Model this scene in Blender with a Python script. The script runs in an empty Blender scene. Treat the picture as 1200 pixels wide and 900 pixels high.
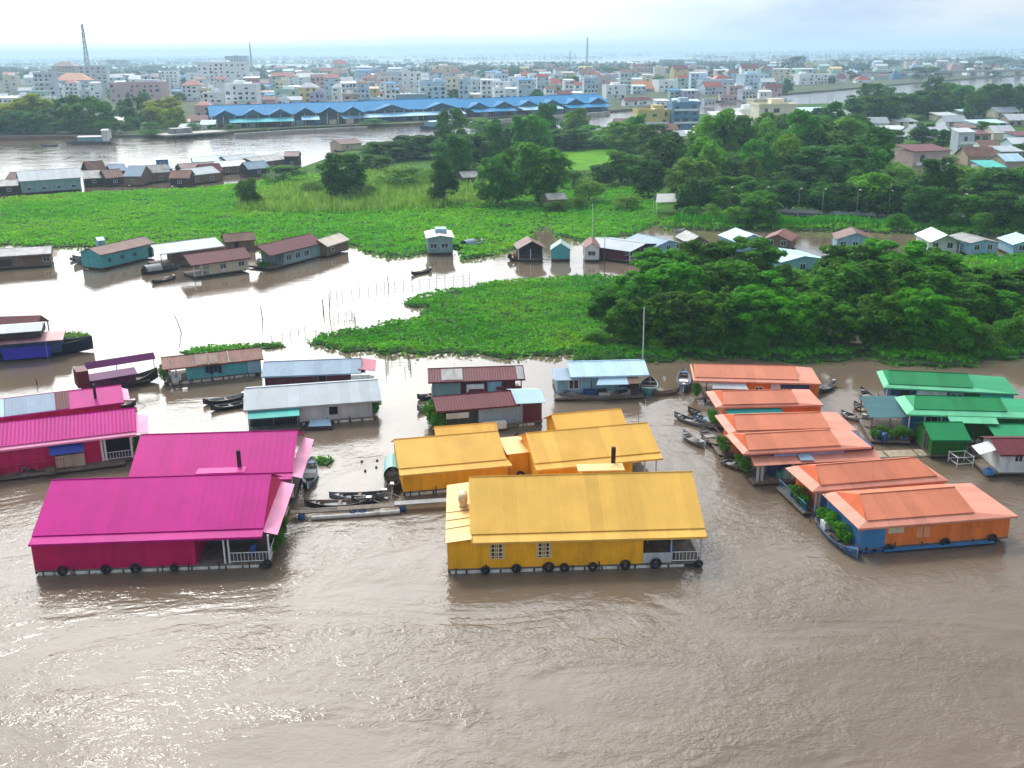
import bpy, math, random
import numpy as np
from mathutils import Vector, Matrix
S = bpy.context.scene
COL = S.collection
R = math.radians
# ---------------------------------------------------------------- camera
H = 38.0; F = 1200.0; PITCH = math.atan(389/1200); ROLL = R(0.6)
cp, sp, cr, sr = math.cos(PITCH), math.sin(PITCH), math.cos(ROLL), math.sin(ROLL)
FW = Vector((0, cp, -sp)); R0 = Vector((1, 0, 0)); U0 = Vector((0, sp, cp))
RR = R0*cr - U0*sr; UU = U0*cr + R0*sr
cam = bpy.data.cameras.new('camera'); camo = bpy.data.objects.new('camera', cam); COL.objects.link(camo)
m = Matrix((RR, UU, -FW)).transposed().to_4x4(); m.translation = (0, 0, H); camo.matrix_world = m
cam.sensor_width = 36; cam.lens = 36*F/1200; cam.clip_start = 0.5; cam.clip_end = 60000
S.camera = camo
def ray(px, py): return FW + RR*((px-600)/F) + UU*((450-py)/F)
def at(px, py, z=0.0):
    d = ray(px, py); t = (z-H)/d.z
    return Vector((t*d.x, t*d.y, z))
def proj(p):
    v = Vector(p)-Vector((0, 0, H)); d = v.dot(FW)
    return 600+F*v.dot(RR)/d, 450-F*v.dot(UU)/d, d
# ---------------------------------------------------------------- world, sun, exposure
SUN_AZ, SUN_EL = -28.0, 50.0
HAZE = 0.0002
sd = Vector((math.sin(R(SUN_AZ))*math.cos(R(SUN_EL)), math.cos(R(SUN_AZ))*math.cos(R(SUN_EL)), math.sin(R(SUN_EL))))
W = bpy.data.worlds.new('World'); S.world = W; W.use_nodes = True
nt = W.node_tree; nt.nodes.clear()
def N(tree, t, **k):
    n = tree.nodes.new(t)
    for a, b in k.items(): setattr(n, a, b)
    return n
def lk(tree, a, b): tree.links.new(a, b)
sky = N(nt, 'ShaderNodeTexSky', sky_type='NISHITA', sun_disc=False, sun_elevation=R(SUN_EL), sun_rotation=R(SUN_AZ), air_density=1.2, dust_density=2.5)
tc = N(nt, 'ShaderNodeTexCoord')
mp = N(nt, 'ShaderNodeMapping'); mp.inputs['Scale'].default_value = (1, 1, 3.2)
lk(nt, tc.outputs['Generated'], mp.inputs['Vector'])
nz = N(nt, 'ShaderNodeTexNoise'); nz.inputs['Scale'].default_value = 3.0; nz.inputs['Detail'].default_value = 6; nz.inputs['Roughness'].default_value = .55
lk(nt, mp.outputs[0], nz.inputs['Vector'])
r1 = N(nt, 'ShaderNodeValToRGB'); r1.color_ramp.elements[0].position = .40; r1.color_ramp.elements[0].color = (4.6, 6.4, 9.3, 1)
r1.color_ramp.elements[1].position = .58; r1.color_ramp.elements[1].color = (10.2, 10.8, 11.4, 1)
lk(nt, nz.outputs['Fac'], r1.inputs[0])
mx = N(nt, 'ShaderNodeMixRGB'); mx.inputs[0].default_value = .86
lk(nt, sky.outputs[0], mx.inputs[1]); lk(nt, r1.outputs[0], mx.inputs[2])
dt = N(nt, 'ShaderNodeVectorMath', operation='DOT_PRODUCT'); dt.inputs[1].default_value = (math.sin(R(-17))*math.cos(R(34)), math.cos(R(-17))*math.cos(R(34)), math.sin(R(34)))
lk(nt, tc.outputs['Generated'], dt.inputs[0])
def mth(tree, op, a, b=None):
    n = N(tree, 'ShaderNodeMath', operation=op)
    for i, v in enumerate((a, b)):
        if v is None: continue
        if isinstance(v, (int, float)): n.inputs[i].default_value = v
        else: lk(tree, v, n.inputs[i])
    return n.outputs[0]
g = mth(nt, 'MULTIPLY', mth(nt, 'POWER', mth(nt, 'MAXIMUM', dt.outputs['Value'], 0.0), 11.0), 100.0)
gc = N(nt, 'ShaderNodeMixRGB', blend_type='ADD'); gc.inputs[0].default_value = 1
cb = N(nt, 'ShaderNodeCombineXYZ')
lk(nt, g, cb.inputs[0]); lk(nt, g, cb.inputs[1]); lk(nt, mth(nt, 'MULTIPLY', g, .97), cb.inputs[2])
lk(nt, mx.outputs[0], gc.inputs[1]); lk(nt, cb.outputs[0], gc.inputs[2])
bg = N(nt, 'ShaderNodeBackground'); bg.inputs[1].default_value = 0.1
wo = N(nt, 'ShaderNodeOutputWorld')
lk(nt, gc.outputs[0], bg.inputs[0]); lk(nt, bg.outputs[0], wo.inputs[0])
sl = bpy.data.lights.new('sun', 'SUN'); sl.energy = 2.4; sl.angle = R(11); sl.color = (1, .96, .9)
so = bpy.data.objects.new('sun', sl); COL.objects.link(so); so.rotation_euler = (-sd).to_track_quat('-Z', 'Y').to_euler(); so.location = (0, 0, 150)
S.view_settings.view_transform = 'Standard'; S.view_settings.look = 'None'; S.view_settings.exposure = -0.2; S.view_settings.gamma = 1
S.cycles.use_denoising = True; S.cycles.max_bounces = 8; S.cycles.volume_bounces = 0; S.cycles.transparent_max_bounces = 8
S.cycles.caustics_reflective = False; S.cycles.caustics_refractive = False; S.cycles.sample_clamp_indirect = 6
# ---------------------------------------------------------------- materials
MATS = {}
def hexc(h):
    def f(c): return c/12.92 if c <= .04045 else ((c+.055)/1.055)**2.4
    return tuple(f(int(h[i:i+2], 16)/255) for i in (0, 2, 4))
def mat(name, col, rough=.6, var=.15, scale=1.2, corr=0.0, cdepth=.03, bump=0.0, bscale=6, spec=.4, metal=0.0, stain=None, stainamt=0.0, rnd=0.0):
    if name in MATS: return MATS[name]
    if isinstance(col, str): col = hexc(col)
    M = bpy.data.materials.new(name); M.use_nodes = True; t = M.node_tree; p = t.nodes['Principled BSDF']
    p.inputs['Roughness'].default_value = rough; p.inputs['Specular IOR Level'].default_value = spec; p.inputs['Metallic'].default_value = metal
    tc = N(t, 'ShaderNodeTexCoord'); oi = N(t, 'ShaderNodeObjectInfo')
    off = N(t, 'ShaderNodeVectorMath', operation='MULTIPLY_ADD')
    cx = N(t, 'ShaderNodeCombineXYZ')
    for i in range(3): lk(t, mth(t, 'MULTIPLY', oi.outputs['Random'], (37., 91., 13.)[i]), cx.inputs[i])
    off.inputs[1].default_value = (1, 1, 1)
    lk(t, tc.outputs['Object'], off.inputs[0]); lk(t, cx.outputs[0], off.inputs[2])
    nz = N(t, 'ShaderNodeTexNoise'); nz.inputs['Scale'].default_value = scale; nz.inputs['Detail'].default_value = 5; nz.inputs['Roughness'].default_value = .6
    lk(t, off.outputs[0], nz.inputs['Vector'])
    r = N(t, 'ShaderNodeValToRGB'); e = r.color_ramp.elements
    e[0].position = .3; e[1].position = .7
    e[0].color = tuple(c*(1-var) for c in col)+(1,); e[1].color = tuple(min(1, c*(1+var)) for c in col)+(1,)
    lk(t, nz.outputs['Fac'], r.inputs[0]); out = r.outputs[0]
    if stain:
        n2 = N(t, 'ShaderNodeTexNoise'); n2.inputs['Scale'].default_value = scale*.8; n2.inputs['Detail'].default_value = 7; n2.inputs['Roughness'].default_value = .7
        mpp = N(t, 'ShaderNodeMapping'); mpp.inputs['Scale'].default_value = (1.7, .5, .5); mpp.inputs['Location'].default_value = (5, 3, 1)
        lk(t, off.outputs[0], mpp.inputs['Vector']); lk(t, mpp.outputs[0], n2.inputs['Vector'])
        rr = N(t, 'ShaderNodeValToRGB'); rr.color_ramp.elements[0].position = .5; rr.color_ramp.elements[1].position = .72
        lk(t, n2.outputs['Fac'], rr.inputs[0])
        mm = N(t, 'ShaderNodeMixRGB'); lk(t, mth(t, 'MULTIPLY', rr.outputs[0], stainamt), mm.inputs[0]); lk(t, out, mm.inputs[1]); mm.inputs[2].default_value = tuple(stain)+(1,)
        out = mm.outputs[0]
    if rnd:
        hs = N(t, 'ShaderNodeHueSaturation'); lk(t, out, hs.inputs['Color'])
        lk(t, mth(t, 'ADD', mth(t, 'MULTIPLY', oi.outputs['Random'], rnd), 1-rnd/2), hs.inputs['Value']); out = hs.outputs[0]
    if not corr: lk(t, out, p.inputs['Base Color'])
    if corr:
        sx = N(t, 'ShaderNodeSeparateXYZ'); lk(t, tc.outputs['Object'], sx.inputs[0])
        sn = N(t, 'ShaderNodeSeparateXYZ'); lk(t, tc.outputs['Normal'], sn.inputs[0])
        f = mth(t, 'GREATER_THAN', mth(t, 'ABSOLUTE', sn.outputs[0]), mth(t, 'ABSOLUTE', sn.outputs[1]))
        c = mth(t, 'ADD', mth(t, 'MULTIPLY', sx.outputs[0], mth(t, 'SUBTRACT', 1.0, f)), mth(t, 'MULTIPLY', sx.outputs[1], f))
        wn = N(t, 'ShaderNodeTexWhiteNoise'); wn.noise_dimensions = '1D'; lk(t, mth(t, 'ADD', mth(t, 'FLOOR', mth(t, 'MULTIPLY', c, 1/(1.1 if corr > .32 else .45))), mth(t, 'MULTIPLY', oi.outputs['Random'], 57.0)), wn.inputs['W'])
        hv = N(t, 'ShaderNodeHueSaturation'); lk(t, out, hv.inputs['Color']); lk(t, mth(t, 'ADD', mth(t, 'MULTIPLY', wn.outputs['Value'], .16), .92), hv.inputs['Value']); lk(t, hv.outputs[0], p.inputs['Base Color'])
        w = mth(t, 'SINE', mth(t, 'MULTIPLY', c, 6.283/corr))
        w = mth(t, 'POWER', mth(t, 'ADD', mth(t, 'MULTIPLY', w, .5), .5), 3.0)
        h = mth(t, 'ADD', w, mth(t, 'MULTIPLY', nz.outputs['Fac'], .8))
        b = N(t, 'ShaderNodeBump'); b.inputs['Distance'].default_value = cdepth; b.inputs['Strength'].default_value = .9
        lk(t, h, b.inputs['Height']); lk(t, b.outputs[0], p.inputs['Normal'])
    elif bump:
        n3 = N(t, 'ShaderNodeTexNoise'); n3.inputs['Scale'].default_value = bscale; n3.inputs['Detail'].default_value = 4
        lk(t, tc.outputs['Object'], n3.inputs['Vector'])
        b = N(t, 'ShaderNodeBump'); b.inputs['Distance'].default_value = bump
        lk(t, n3.outputs['Fac'], b.inputs['Height']); lk(t, b.outputs[0], p.inputs['Normal'])
    MATS[name] = M; return M
def leafmat(name, col, var=.35, hue=.03, scale=.35, trans=.45):
    if name in MATS: return MATS[name]
    M = bpy.data.materials.new(name); M.use_nodes = True; t = M.node_tree; t.nodes.clear()
    o = N(t, 'ShaderNodeOutputMaterial'); d = N(t, 'ShaderNodeBsdfPrincipled'); tr = N(t, 'ShaderNodeBsdfTranslucent'); ms = N(t, 'ShaderNodeMixShader')
    d.inputs['Roughness'].default_value = .7; d.inputs['Specular IOR Level'].default_value = .12
    ge = N(t, 'ShaderNodeNewGeometry'); oi = N(t, 'ShaderNodeObjectInfo'); nz = N(t, 'ShaderNodeTexNoise'); nz.inputs['Scale'].default_value = scale; nz.inputs['Detail'].default_value = 4
    lk(t, ge.outputs['Position'], nz.inputs['Vector'])
    hs = N(t, 'ShaderNodeHueSaturation'); hs.inputs['Color'].default_value = tuple(col)+(1,)
    v = mth(t, 'ADD', mth(t, 'MULTIPLY', nz.outputs['Fac'], 2*var), mth(t, 'MULTIPLY', oi.outputs['Random'], var))
    v = mth(t, 'ADD', v, mth(t, 'MULTIPLY', ge.outputs['Random Per Island'], var))
    lk(t, mth(t, 'ADD', v, 1-2*var), hs.inputs['Value'])
    lk(t, mth(t, 'ADD', mth(t, 'MULTIPLY', oi.outputs['Random'], hue*2), .5-hue), hs.inputs['Hue'])
    lk(t, hs.outputs[0], d.inputs['Base Color']); lk(t, hs.outputs[0], tr.inputs['Color'])
    ms.inputs[0].default_value = trans; lk(t, d.outputs[0], ms.inputs[1]); lk(t, tr.outputs[0], ms.inputs[2]); lk(t, ms.outputs[0], o.inputs[0])
    MATS[name] = M; return M
# ---------------------------------------------------------------- mesh helpers
class MB:
    def __init__(s): s.v = []; s.f = []; s.mi = []
    def add(s, vs, fs, mi=0):
        o = len(s.v); s.v += [tuple(v) for v in vs]
        for f in fs: s.f.append(tuple(i+o for i in f)); s.mi.append(mi)
        return s
    def box(s, x0, y0, z0, x1, y1, z1, mi=0):
        vs = [(x, y, z) for z in (z0, z1) for y in (y0, y1) for x in (x0, x1)]
        return s.add(vs, [(0, 2, 3, 1), (4, 5, 7, 6), (0, 1, 5, 4), (2, 6, 7, 3), (0, 4, 6, 2), (1, 3, 7, 5)], mi)
    def slab(s, q, th=.06, mi=0):
        n = len(q); vs = [tuple(p) for p in q]+[(p[0], p[1], p[2]-th) for p in q]
        fs = [tuple(range(n)), tuple(range(2*n-1, n-1, -1))]+[(i, i+n, (i+1) % n+n, (i+1) % n) for i in range(n)]
        return s.add(vs, fs, mi)
    def prism(s, poly, z0, z1, mi=0):
        n = len(poly); vs = [(p[0], p[1], z0) for p in poly]+[(p[0], p[1], z1) for p in poly]
        fs = [tuple(range(n-1, -1, -1)), tuple(range(n, 2*n))]+[(i, (i+1) % n, (i+1) % n+n, i+n) for i in range(n)]
        return s.add(vs, fs, mi)
    def extrx(s, prof, x0, x1, mi=0):                       # profile of (y,z) extruded along x
        n = len(prof); vs = [(x0, p[0], p[1]) for p in prof]+[(x1, p[0], p[1]) for p in prof]
        fs = [tuple(range(n)), tuple(range(2*n-1, n-1, -1))]+[(i, i+n, (i+1) % n+n, (i+1) % n) for i in range(n)]
        return s.add(vs, fs, mi)
    def tube(s, pts, rad, n=6, mi=0, cap=True):
        pts = [Vector(p) for p in pts]
        if isinstance(rad, (int, float)): rad = [rad]*len(pts)
        rings = []
        for i, p in enumerate(pts):
            d = (pts[min(i+1, len(pts)-1)]-pts[max(i-1, 0)]).normalized()
            a = d.cross(Vector((0, 0, 1)) if abs(d.z) < .9 else Vector((1, 0, 0))).normalized(); b = d.cross(a)
            rings.append([p+(a*math.cos(k*6.2832/n)+b*math.sin(k*6.2832/n))*rad[i] for k in range(n)])
        vs = [v for r in rings for v in r]; fs = []
        for i in range(len(pts)-1):
            for k in range(n): fs.append((i*n+k, (i+1)*n+k, (i+1)*n+(k+1) % n, i*n+(k+1) % n))
        if cap: fs += [tuple(range(n)), tuple(range(len(vs)-1, len(vs)-n-1, -1))]
        return s.add(vs, fs, mi)
    def torus(s, c, R_, r_, axis='y', n=14, k=6, mi=0):
        vs = []; fs = []
        for i in range(n):
            for j in range(k):
                a, b = i*6.2832/n, j*6.2832/k; q = R_+r_*math.cos(b); u, v, w = q*math.cos(a), q*math.sin(a), r_*math.sin(b)
                vs.append((c[0]+u, c[1]+w, c[2]+v) if axis == 'y' else (c[0]+u, c[1]+v, c[2]+w))
                fs.append((i*k+j, ((i+1) % n)*k+j, ((i+1) % n)*k+(j+1) % k, i*k+(j+1) % k))
        return s.add(vs, fs, mi)
    def mesh(s, name, mats, smooth=False):
        me = bpy.data.meshes.new(name); me.from_pydata(s.v, [], s.f)
        for m_ in (mats if isinstance(mats, (list, tuple)) else [mats]): me.materials.append(m_)
        if any(s.mi): me.polygons.foreach_set('material_index', s.mi)
        if smooth: me.polygons.foreach_set('use_smooth', [True]*len(s.f))
        me.update(); return me
    def build(s, name, mats, parent=None, smooth=False, loc=None, rz=0.0):
        return link(name, s.mesh(name, mats, smooth), parent, loc, rz)
def link(name, me, parent=None, loc=None, rz=0.0, scale=None):
    o = bpy.data.objects.new(name, me); COL.objects.link(o)
    if parent: o.parent = parent
    if loc is not None: o.location = loc
    if rz: o.rotation_euler = (0, 0, rz)
    if scale is not None: o.scale = scale
    return o
def tag(o, label, cat, group=None):
    o['label'] = label; o['category'] = cat
    if group: o['group'] = group
    return o
def thing(name, label, cat, loc=(0, 0, 0), rz=0.0, group=None):
    o = link(name, None, None, loc, rz); o.empty_display_size = .3
    return tag(o, label, cat, group)
def struct(o, kind='structure'): o['kind'] = kind; return o
def quads(name, P, mats, mi=None):                      # P: (n,4,3) array of loose quads
    n = len(P); me = bpy.data.meshes.new(name)
    me.vertices.add(n*4); me.vertices.foreach_set('co', np.asarray(P, dtype=np.float32).ravel())
    me.loops.add(n*4); me.loops.foreach_set('vertex_index', np.arange(n*4, dtype=np.int32))
    me.polygons.add(n); me.polygons.foreach_set('loop_start', np.arange(0, n*4, 4, dtype=np.int32))
    try: me.polygons.foreach_set('loop_total', np.full(n, 4, dtype=np.int32))
    except Exception: pass
    for m_ in (mats if isinstance(mats, (list, tuple)) else [mats]): me.materials.append(m_)
    if mi is not None: me.polygons.foreach_set('material_index', np.asarray(mi, dtype=np.int32))
    me.update(calc_edges=True); me.validate(); return me
def leafquads(C, Nn, size, rng, aspect=.55):            # rhombic leaves at C facing Nn
    n = len(C); Nn = Nn/np.linalg.norm(Nn, axis=1, keepdims=True)
    A = rng.normal(size=(n, 3)); A -= (A*Nn).sum(1, keepdims=True)*Nn; A /= np.linalg.norm(A, axis=1, keepdims=True)
    B = np.cross(Nn, A); s = (size*rng.uniform(.6, 1.3, n))[:, None] if np.isscalar(size) else size[:, None]
    return np.stack([C-A*s*.5, C+B*s*aspect*.5+Nn*s*.08, C+A*s*.5, C-B*s*aspect*.5+Nn*s*.08], 1)
# ---------------------------------------------------------------- water
def water_mat():
    M = bpy.data.materials.new('river_water'); M.use_nodes = True; t = M.node_tree; p = t.nodes['Principled BSDF']
    ge = N(t, 'ShaderNodeNewGeometry'); sx = N(t, 'ShaderNodeSeparateXYZ'); lk(t, ge.outputs['Position'], sx.inputs[0])
    def noise(scale, det=3, rough=.5, dist=0.0, sc=(1, 1, 1), rot=0.0):
        mp = N(t, 'ShaderNodeMapping'); mp.inputs['Scale'].default_value = sc; mp.inputs['Rotation'].default_value = (0, 0, rot); lk(t, ge.outputs['Position'], mp.inputs['Vector'])
        n = N(t, 'ShaderNodeTexNoise'); n.inputs['Scale'].default_value = scale; n.inputs['Detail'].default_value = det; n.inputs['Roughness'].default_value = rough; n.inputs['Distortion'].default_value = dist
        lk(t, mp.outputs[0], n.inputs['Vector']); return n.outputs['Fac']
    big = noise(.045, 3, .5, .8)
    r = N(t, 'ShaderNodeValToRGB'); r.color_ramp.elements[0].position = .35; r.color_ramp.elements[1].position = .68
    r.color_ramp.elements[0].color = (.132, .096, .064, 1); r.color_ramp.elements[1].color = (.165, .124, .087, 1)
    lk(t, big, r.inputs[0]); lk(t, r.outputs[0], p.inputs['Base Color'])
    p.inputs['Roughness'].default_value = .06; p.inputs['IOR'].default_value = 1.33; p.inputs['Specular IOR Level'].default_value = .5
    def mr(v, a, b, c, d):
        n = N(t, 'ShaderNodeMapRange'); lk(t, v, n.inputs[0])
        for i, q in enumerate((a, b, c, d)): n.inputs[i+1].default_value = q
        return n.outputs[0]
    calm = mr(sx.outputs[1], 79, 116, 1.0, .1)                    # the backwater behind the houses lies still
    far = mr(sx.outputs[1], 290, 450, 0.0, .35)
    amp = mth(t, 'ADD', calm, far)
    gust = mr(noise(.05, 3, .55, 1.9, (1, 1.5, 1), .4), .36, .62, .3, 1.3)
    w1 = noise(.42, 3, .55, .6, (.9, 1.1, 1), .5)
    w2 = noise(1.35, 3, .6, .5, (.9, 1.15, 1), -.35)
    w3 = noise(4.5, 2, .5, .4, (.8, 1.2, 1), .2)
    h = mth(t, 'ADD', mth(t, 'ADD', mth(t, 'MULTIPLY', w1, .12), mth(t, 'MULTIPLY', w2, .075)), mth(t, 'MULTIPLY', w3, .03))
    h = mth(t, 'MULTIPLY', h, mth(t, 'MULTIPLY', amp, gust))
    b = N(t, 'ShaderNodeBump'); b.inputs['Distance'].default_value = 1.0; b.inputs['Strength'].default_value = 1.0
    lk(t, h, b.inputs['Height']); lk(t, b.outputs[0], p.inputs['Normal'])
    return M
WATER = water_mat()
mb = MB(); mb.slab([(-11000, -60, 0), (11000, -60, 0), (11000, 19000, 0), (-11000, 19000, 0)], .3)
struct(mb.build('river_water', WATER))
# ---------------------------------------------------------------- land
def P2(l, z=0.0): return [at(x, y, z) for x, y in l]
GRASS = mat('meadow_ground', (.05, .12, .015), .95, .35, .25, bump=.15, bscale=2, spec=.05)
SOIL = mat('bank_soil', (.06, .055, .03), .95, .3, .3, bump=.1, bscale=3)
TOWNG = mat('town_ground', (.09, .11, .06), .95, .35, .05, bump=.05, bscale=2, spec=.05)
FARG = mat('far_fields', (.05, .12, .04), .95, .4, .004, spec=.05)
ISLAND = [(300, 224), (340, 203), (430, 170), (520, 161), (600, 154), (690, 153), (745, 155), (800, 137), (870, 130), (940, 123), (1000, 121), (1060, 117), (1120, 110), (1200, 103), (1500, 96), (1500, 266), (1200, 269), (1000, 268), (900, 264), (840, 261), (775, 259), (768, 240), (700, 243), (640, 246), (500, 246), (380, 246)]
mb = MB(); mb.prism(P2(ISLAND), -1, .6); struct(mb.build('island_ground', GRASS))
FRONT = [(690, 338), (800, 328), (920, 324), (1000, 310), (1100, 302), (1400, 302), (1400, 408), (1190, 418), (1120, 427), (1000, 414), (930, 420), (850, 417), (740, 420), (700, 421), (672, 400)]
mb = MB(); mb.prism(P2(FRONT), -1, .18); struct(mb.build('mangrove_bank', SOIL))
TOWN = [(-500, 190), (-150, 168), (0, 160), (110, 161), (200, 161), (265, 157), (345, 152), (420, 149), (480, 147), (560, 141), (640, 136), (713, 132), (760, 128), (840, 120), (900, 113), (960, 108), (1050, 100), (1120, 94), (1200, 89), (1600, 80)]
tp = P2(TOWN); far_y = 3300.0
tp += [Vector((3600, tp[-1].y+150, 0)), Vector((3600, far_y, 0)), Vector((600, far_y+350, 0)), Vector((-300, far_y-350, 0)), Vector((-2600, far_y+700, 0)), Vector((-2600, tp[0].y, 0))]
mb = MB(); mb.prism(tp, -1, 1.2); struct(mb.build('town_ground', TOWNG))
def strip(name, x0, x1, y0, y1, seed, z=.8):
    rg = random.Random(seed); top = []; bot = []
    for k in range(15):
        x = x0+(x1-x0)*k/14; e = math.sin(math.pi*k/14)**.5
        ym = (y0+y1)/2; hw = (y1-y0)/2*e
        bot.append((x, ym-hw*(1+.25*rg.uniform(-1, 1))-1)); top.append((x, ym+hw*(1+.25*rg.uniform(-1, 1))+1))
    mb = MB(); mb.prism(bot+top[::-1], -1, z); return struct(mb.build(name, FARG))
STRIPS = [(-2600, -250, 2950, 3500, 1), (-500, 700, 3900, 4150, 2), (-3800, -900, 4300, 6000, 3), (600, 3600, 3050, 3350, 4), (900, 5200, 4300, 4700, 5), (-1500, 2200, 5600, 6100, 6), (1800, 7500, 6000, 7400, 7), (-7000, -1500, 7000, 9500, 8), (-1500, 8500, 8600, 11500, 9)]
for a in STRIPS: strip('far_land', a[0]*1.05, a[1]*1.05, a[2]*1.49, a[3]*1.49, a[4])
for i, (q, c) in enumerate([([(655, 178), (720, 172), (745, 186), (700, 200), (640, 205)], 1), ([(1020, 322), (1300, 318), (1300, 336), (1040, 338)], 2), ([(150, 92), (186, 90), (188, 86), (155, 87)], 3)]):
    mb = MB(); mb.prism(P2(q), -.5, (.66, .3, 1.26)[i]); struct(mb.build('meadow', mat('bright_meadow', (.10, .27, .012), .95, .3, .3, bump=.2, bscale=2, spec=.05)))
# road on the island with its low wall
RD = [(815, 254), (900, 253), (1000, 257), (1060, 260), (1200, 266), (1400, 272)]
RDb = [(815, 247), (900, 246), (1000, 248.5), (1060, 251), (1200, 256), (1400, 262)]
ASPH = mat('asphalt', (.06, .06, .06), .9, .2, .5)
mb = MB(); mb.prism(P2(RD, .6)+P2(RDb[::-1], .6), 0, 1.0); struct(mb.build('river_road', ASPH))
CONC = mat('concrete', (.4, .38, .35), .85, .2, .4, stain=(.12, .11, .09), stainamt=.6)
WHITEP = mat('white_paint', (.5, .5, .48), .6, .08, .8, stain=(.4, .38, .33), stainamt=.5)
mb = MB()
for a, b in zip(P2(RD), P2(RD)[1:]):
    d = (b-a).normalized(); n = Vector((d.y, -d.x, 0))
    mb.prism([a+n*.05, b+n*.05, b-n*.2, a-n*.2], .2, 1.75)
    k = int((b-a).length/2.5)
    for j in range(k):
        c = a+d*(j+.5)*2.5; mb.prism([c+n*.12-d*.12, c+n*.12+d*.12, c-n*.26+d*.12, c-n*.26-d*.12], .2, 1.95)
tag(mb.build('parapet_wall', WHITEP), 'low pale parapet wall along the river road below the dark trees', 'wall')
# ---------------------------------------------------------------- sampling in a polygon
def inpoly(P, X, Y):
    r = np.zeros(len(X), bool); n = len(P)
    for i in range(n):
        x0, y0 = P[i][0], P[i][1]; x1, y1 = P[(i+1) % n][0], P[(i+1) % n][1]
        c = ((y0 > Y) != (y1 > Y)); 
        with np.errstate(divide='ignore', invalid='ignore'): r ^= c & (X < (x1-x0)*(Y-y0)/(y1-y0)+x0)
    return r
def sample(P, n, rng):
    xs = [p[0] for p in P]; ys = [p[1] for p in P]; out = np.zeros((0, 2))
    while len(out) < n:
        X = rng.uniform(min(xs), max(xs), n*2); Y = rng.uniform(min(ys), max(ys), n*2); k = inpoly(P, X, Y)
        out = np.concatenate([out, np.stack([X[k], Y[k]], 1)])
    return out[:n]
def vnoise(X, Y, scale, seed):
    rg = np.random.default_rng(seed); T = rg.uniform(0, 1, (64, 64)); x = X/scale; y = Y/scale
    xi = np.floor(x).astype(int); yi = np.floor(y).astype(int); fx = x-xi; fy = y-yi; fx = fx*fx*(3-2*fx); fy = fy*fy*(3-2*fy)
    g = lambda a, b: T[a % 64, b % 64]
    return (g(xi, yi)*(1-fx)+g(xi+1, yi)*fx)*(1-fy)+(g(xi, yi+1)*(1-fx)+g(xi+1, yi+1)*fx)*fy
def area(P): return abs(sum(P[i][0]*P[(i+1) % len(P)][1]-P[(i+1) % len(P)][0]*P[i][1] for i in range(len(P))))/2
def fray(P, step=2.5, amp=1.2, seed=0):               # a ragged outline
    rg = random.Random(seed); out = []
    for a, b in zip(P, P[1:]+P[:1]):
        k = max(1, int((b-a).length/step)); nrm = Vector((-(b-a).y, (b-a).x, 0)).normalized()
        for j in range(k): out.append(a+(b-a)*(j/k)+nrm*rg.uniform(-amp, amp))
    return out
def vegmat(name, poly, dens, size, mats, seed, base, z0=.12, mound=.6, amp=1.2, up=1.0, weights=None, field=7.0):
    rng = np.random.default_rng(seed); P = fray(poly, 1.6, amp*1.1, seed); n = int(area(P)*dens)
    XY = sample(P, n, rng)
    hgt = (vnoise(XY[:, 0], XY[:, 1], 2.3, seed)*.6+vnoise(XY[:, 0], XY[:, 1], 6.0, seed+1)*.4)
    Z = z0+.1+mound*hgt*rng.uniform(.55, 1.1, n)
    ke = vnoise(XY[:, 0], XY[:, 1], 3.1, seed+7)+.35*vnoise(XY[:, 0], XY[:, 1], 1.1, seed+8) > .22                # open gaps
    XY = XY[ke]; Z = Z[ke]; EX = []
    for a, b in zip(P, P[1:]+P[:1]):                                                # loose leaves drifting off the edge
        k = max(1, int((b-a).length*min(dens, 9)*.5)); nr = np.array([-(b-a).y, (b-a).x])/max(.01, (b-a).length); s = rng.uniform(0, 1, (k, 1)); o = (rng.exponential(.55, (k, 1))*rng.choice([-1, 1], (k, 1)))*amp
        EX.append(np.array([a.x, a.y])*(1-s)+np.array([b.x, b.y])*s+nr*o)
    EX = np.concatenate(EX); XY = np.concatenate([XY, EX]); Z = np.concatenate([Z, rng.uniform(.04, .3, len(EX))]); n = len(XY)
    C = np.column_stack([XY, Z]); Nn = rng.normal(size=(n, 3))*.55; Nn[:, 2] += up
    Q = leafquads(C, Nn, size, rng, .8)
    fld = vnoise(XY[:, 0], XY[:, 1], field, seed+2)*.6+vnoise(XY[:, 0], XY[:, 1], field*.25, seed+5)*.15+rng.uniform(0, .25, n); k = len(mats); mi = np.clip((fld*k).astype(int), 0, k-1)
    o = link(name, quads(name, Q, mats, mi)); o['kind'] = 'stuff'
    b = MB(); b.prism([(p.x, p.y) for p in P], .01, z0); b.mi = [0]*len(b.f)
    bo = b.build(base, mat('mat_base', (.03, .07, .012), .95, .3, .6)); bo['kind'] = 'structure'
    return o
HY = [leafmat('hyacinth_a', (.07, .24, .008)), leafmat('hyacinth_b', (.10, .31, .01)), leafmat('hyacinth_c', (.15, .37, .012)), leafmat('hyacinth_g', (.2, .34, .012))]
HB = [leafmat('hyacinth_d', (.11, .34, .008), .25), leafmat('hyacinth_e', (.16, .42, .01), .25), leafmat('hyacinth_f', (.22, .47, .012), .25), leafmat('hyacinth_h', (.32, .47, .02), .25)]
MATA = [(362, 404), (380, 397), (400, 390), (450, 383), (490, 372), (505, 364), (482, 356), (488, 350), (510, 343), (560, 335), (610, 330), (700, 325), (770, 328), (730, 395), (690, 413), (650, 419), (600, 418), (560, 415), (470, 414), (420, 413), (380, 409)]
vegmat('hyacinth', P2(MATA), 13, .5, HY, 11, 'hyacinth_bed', mound=.8)
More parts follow.
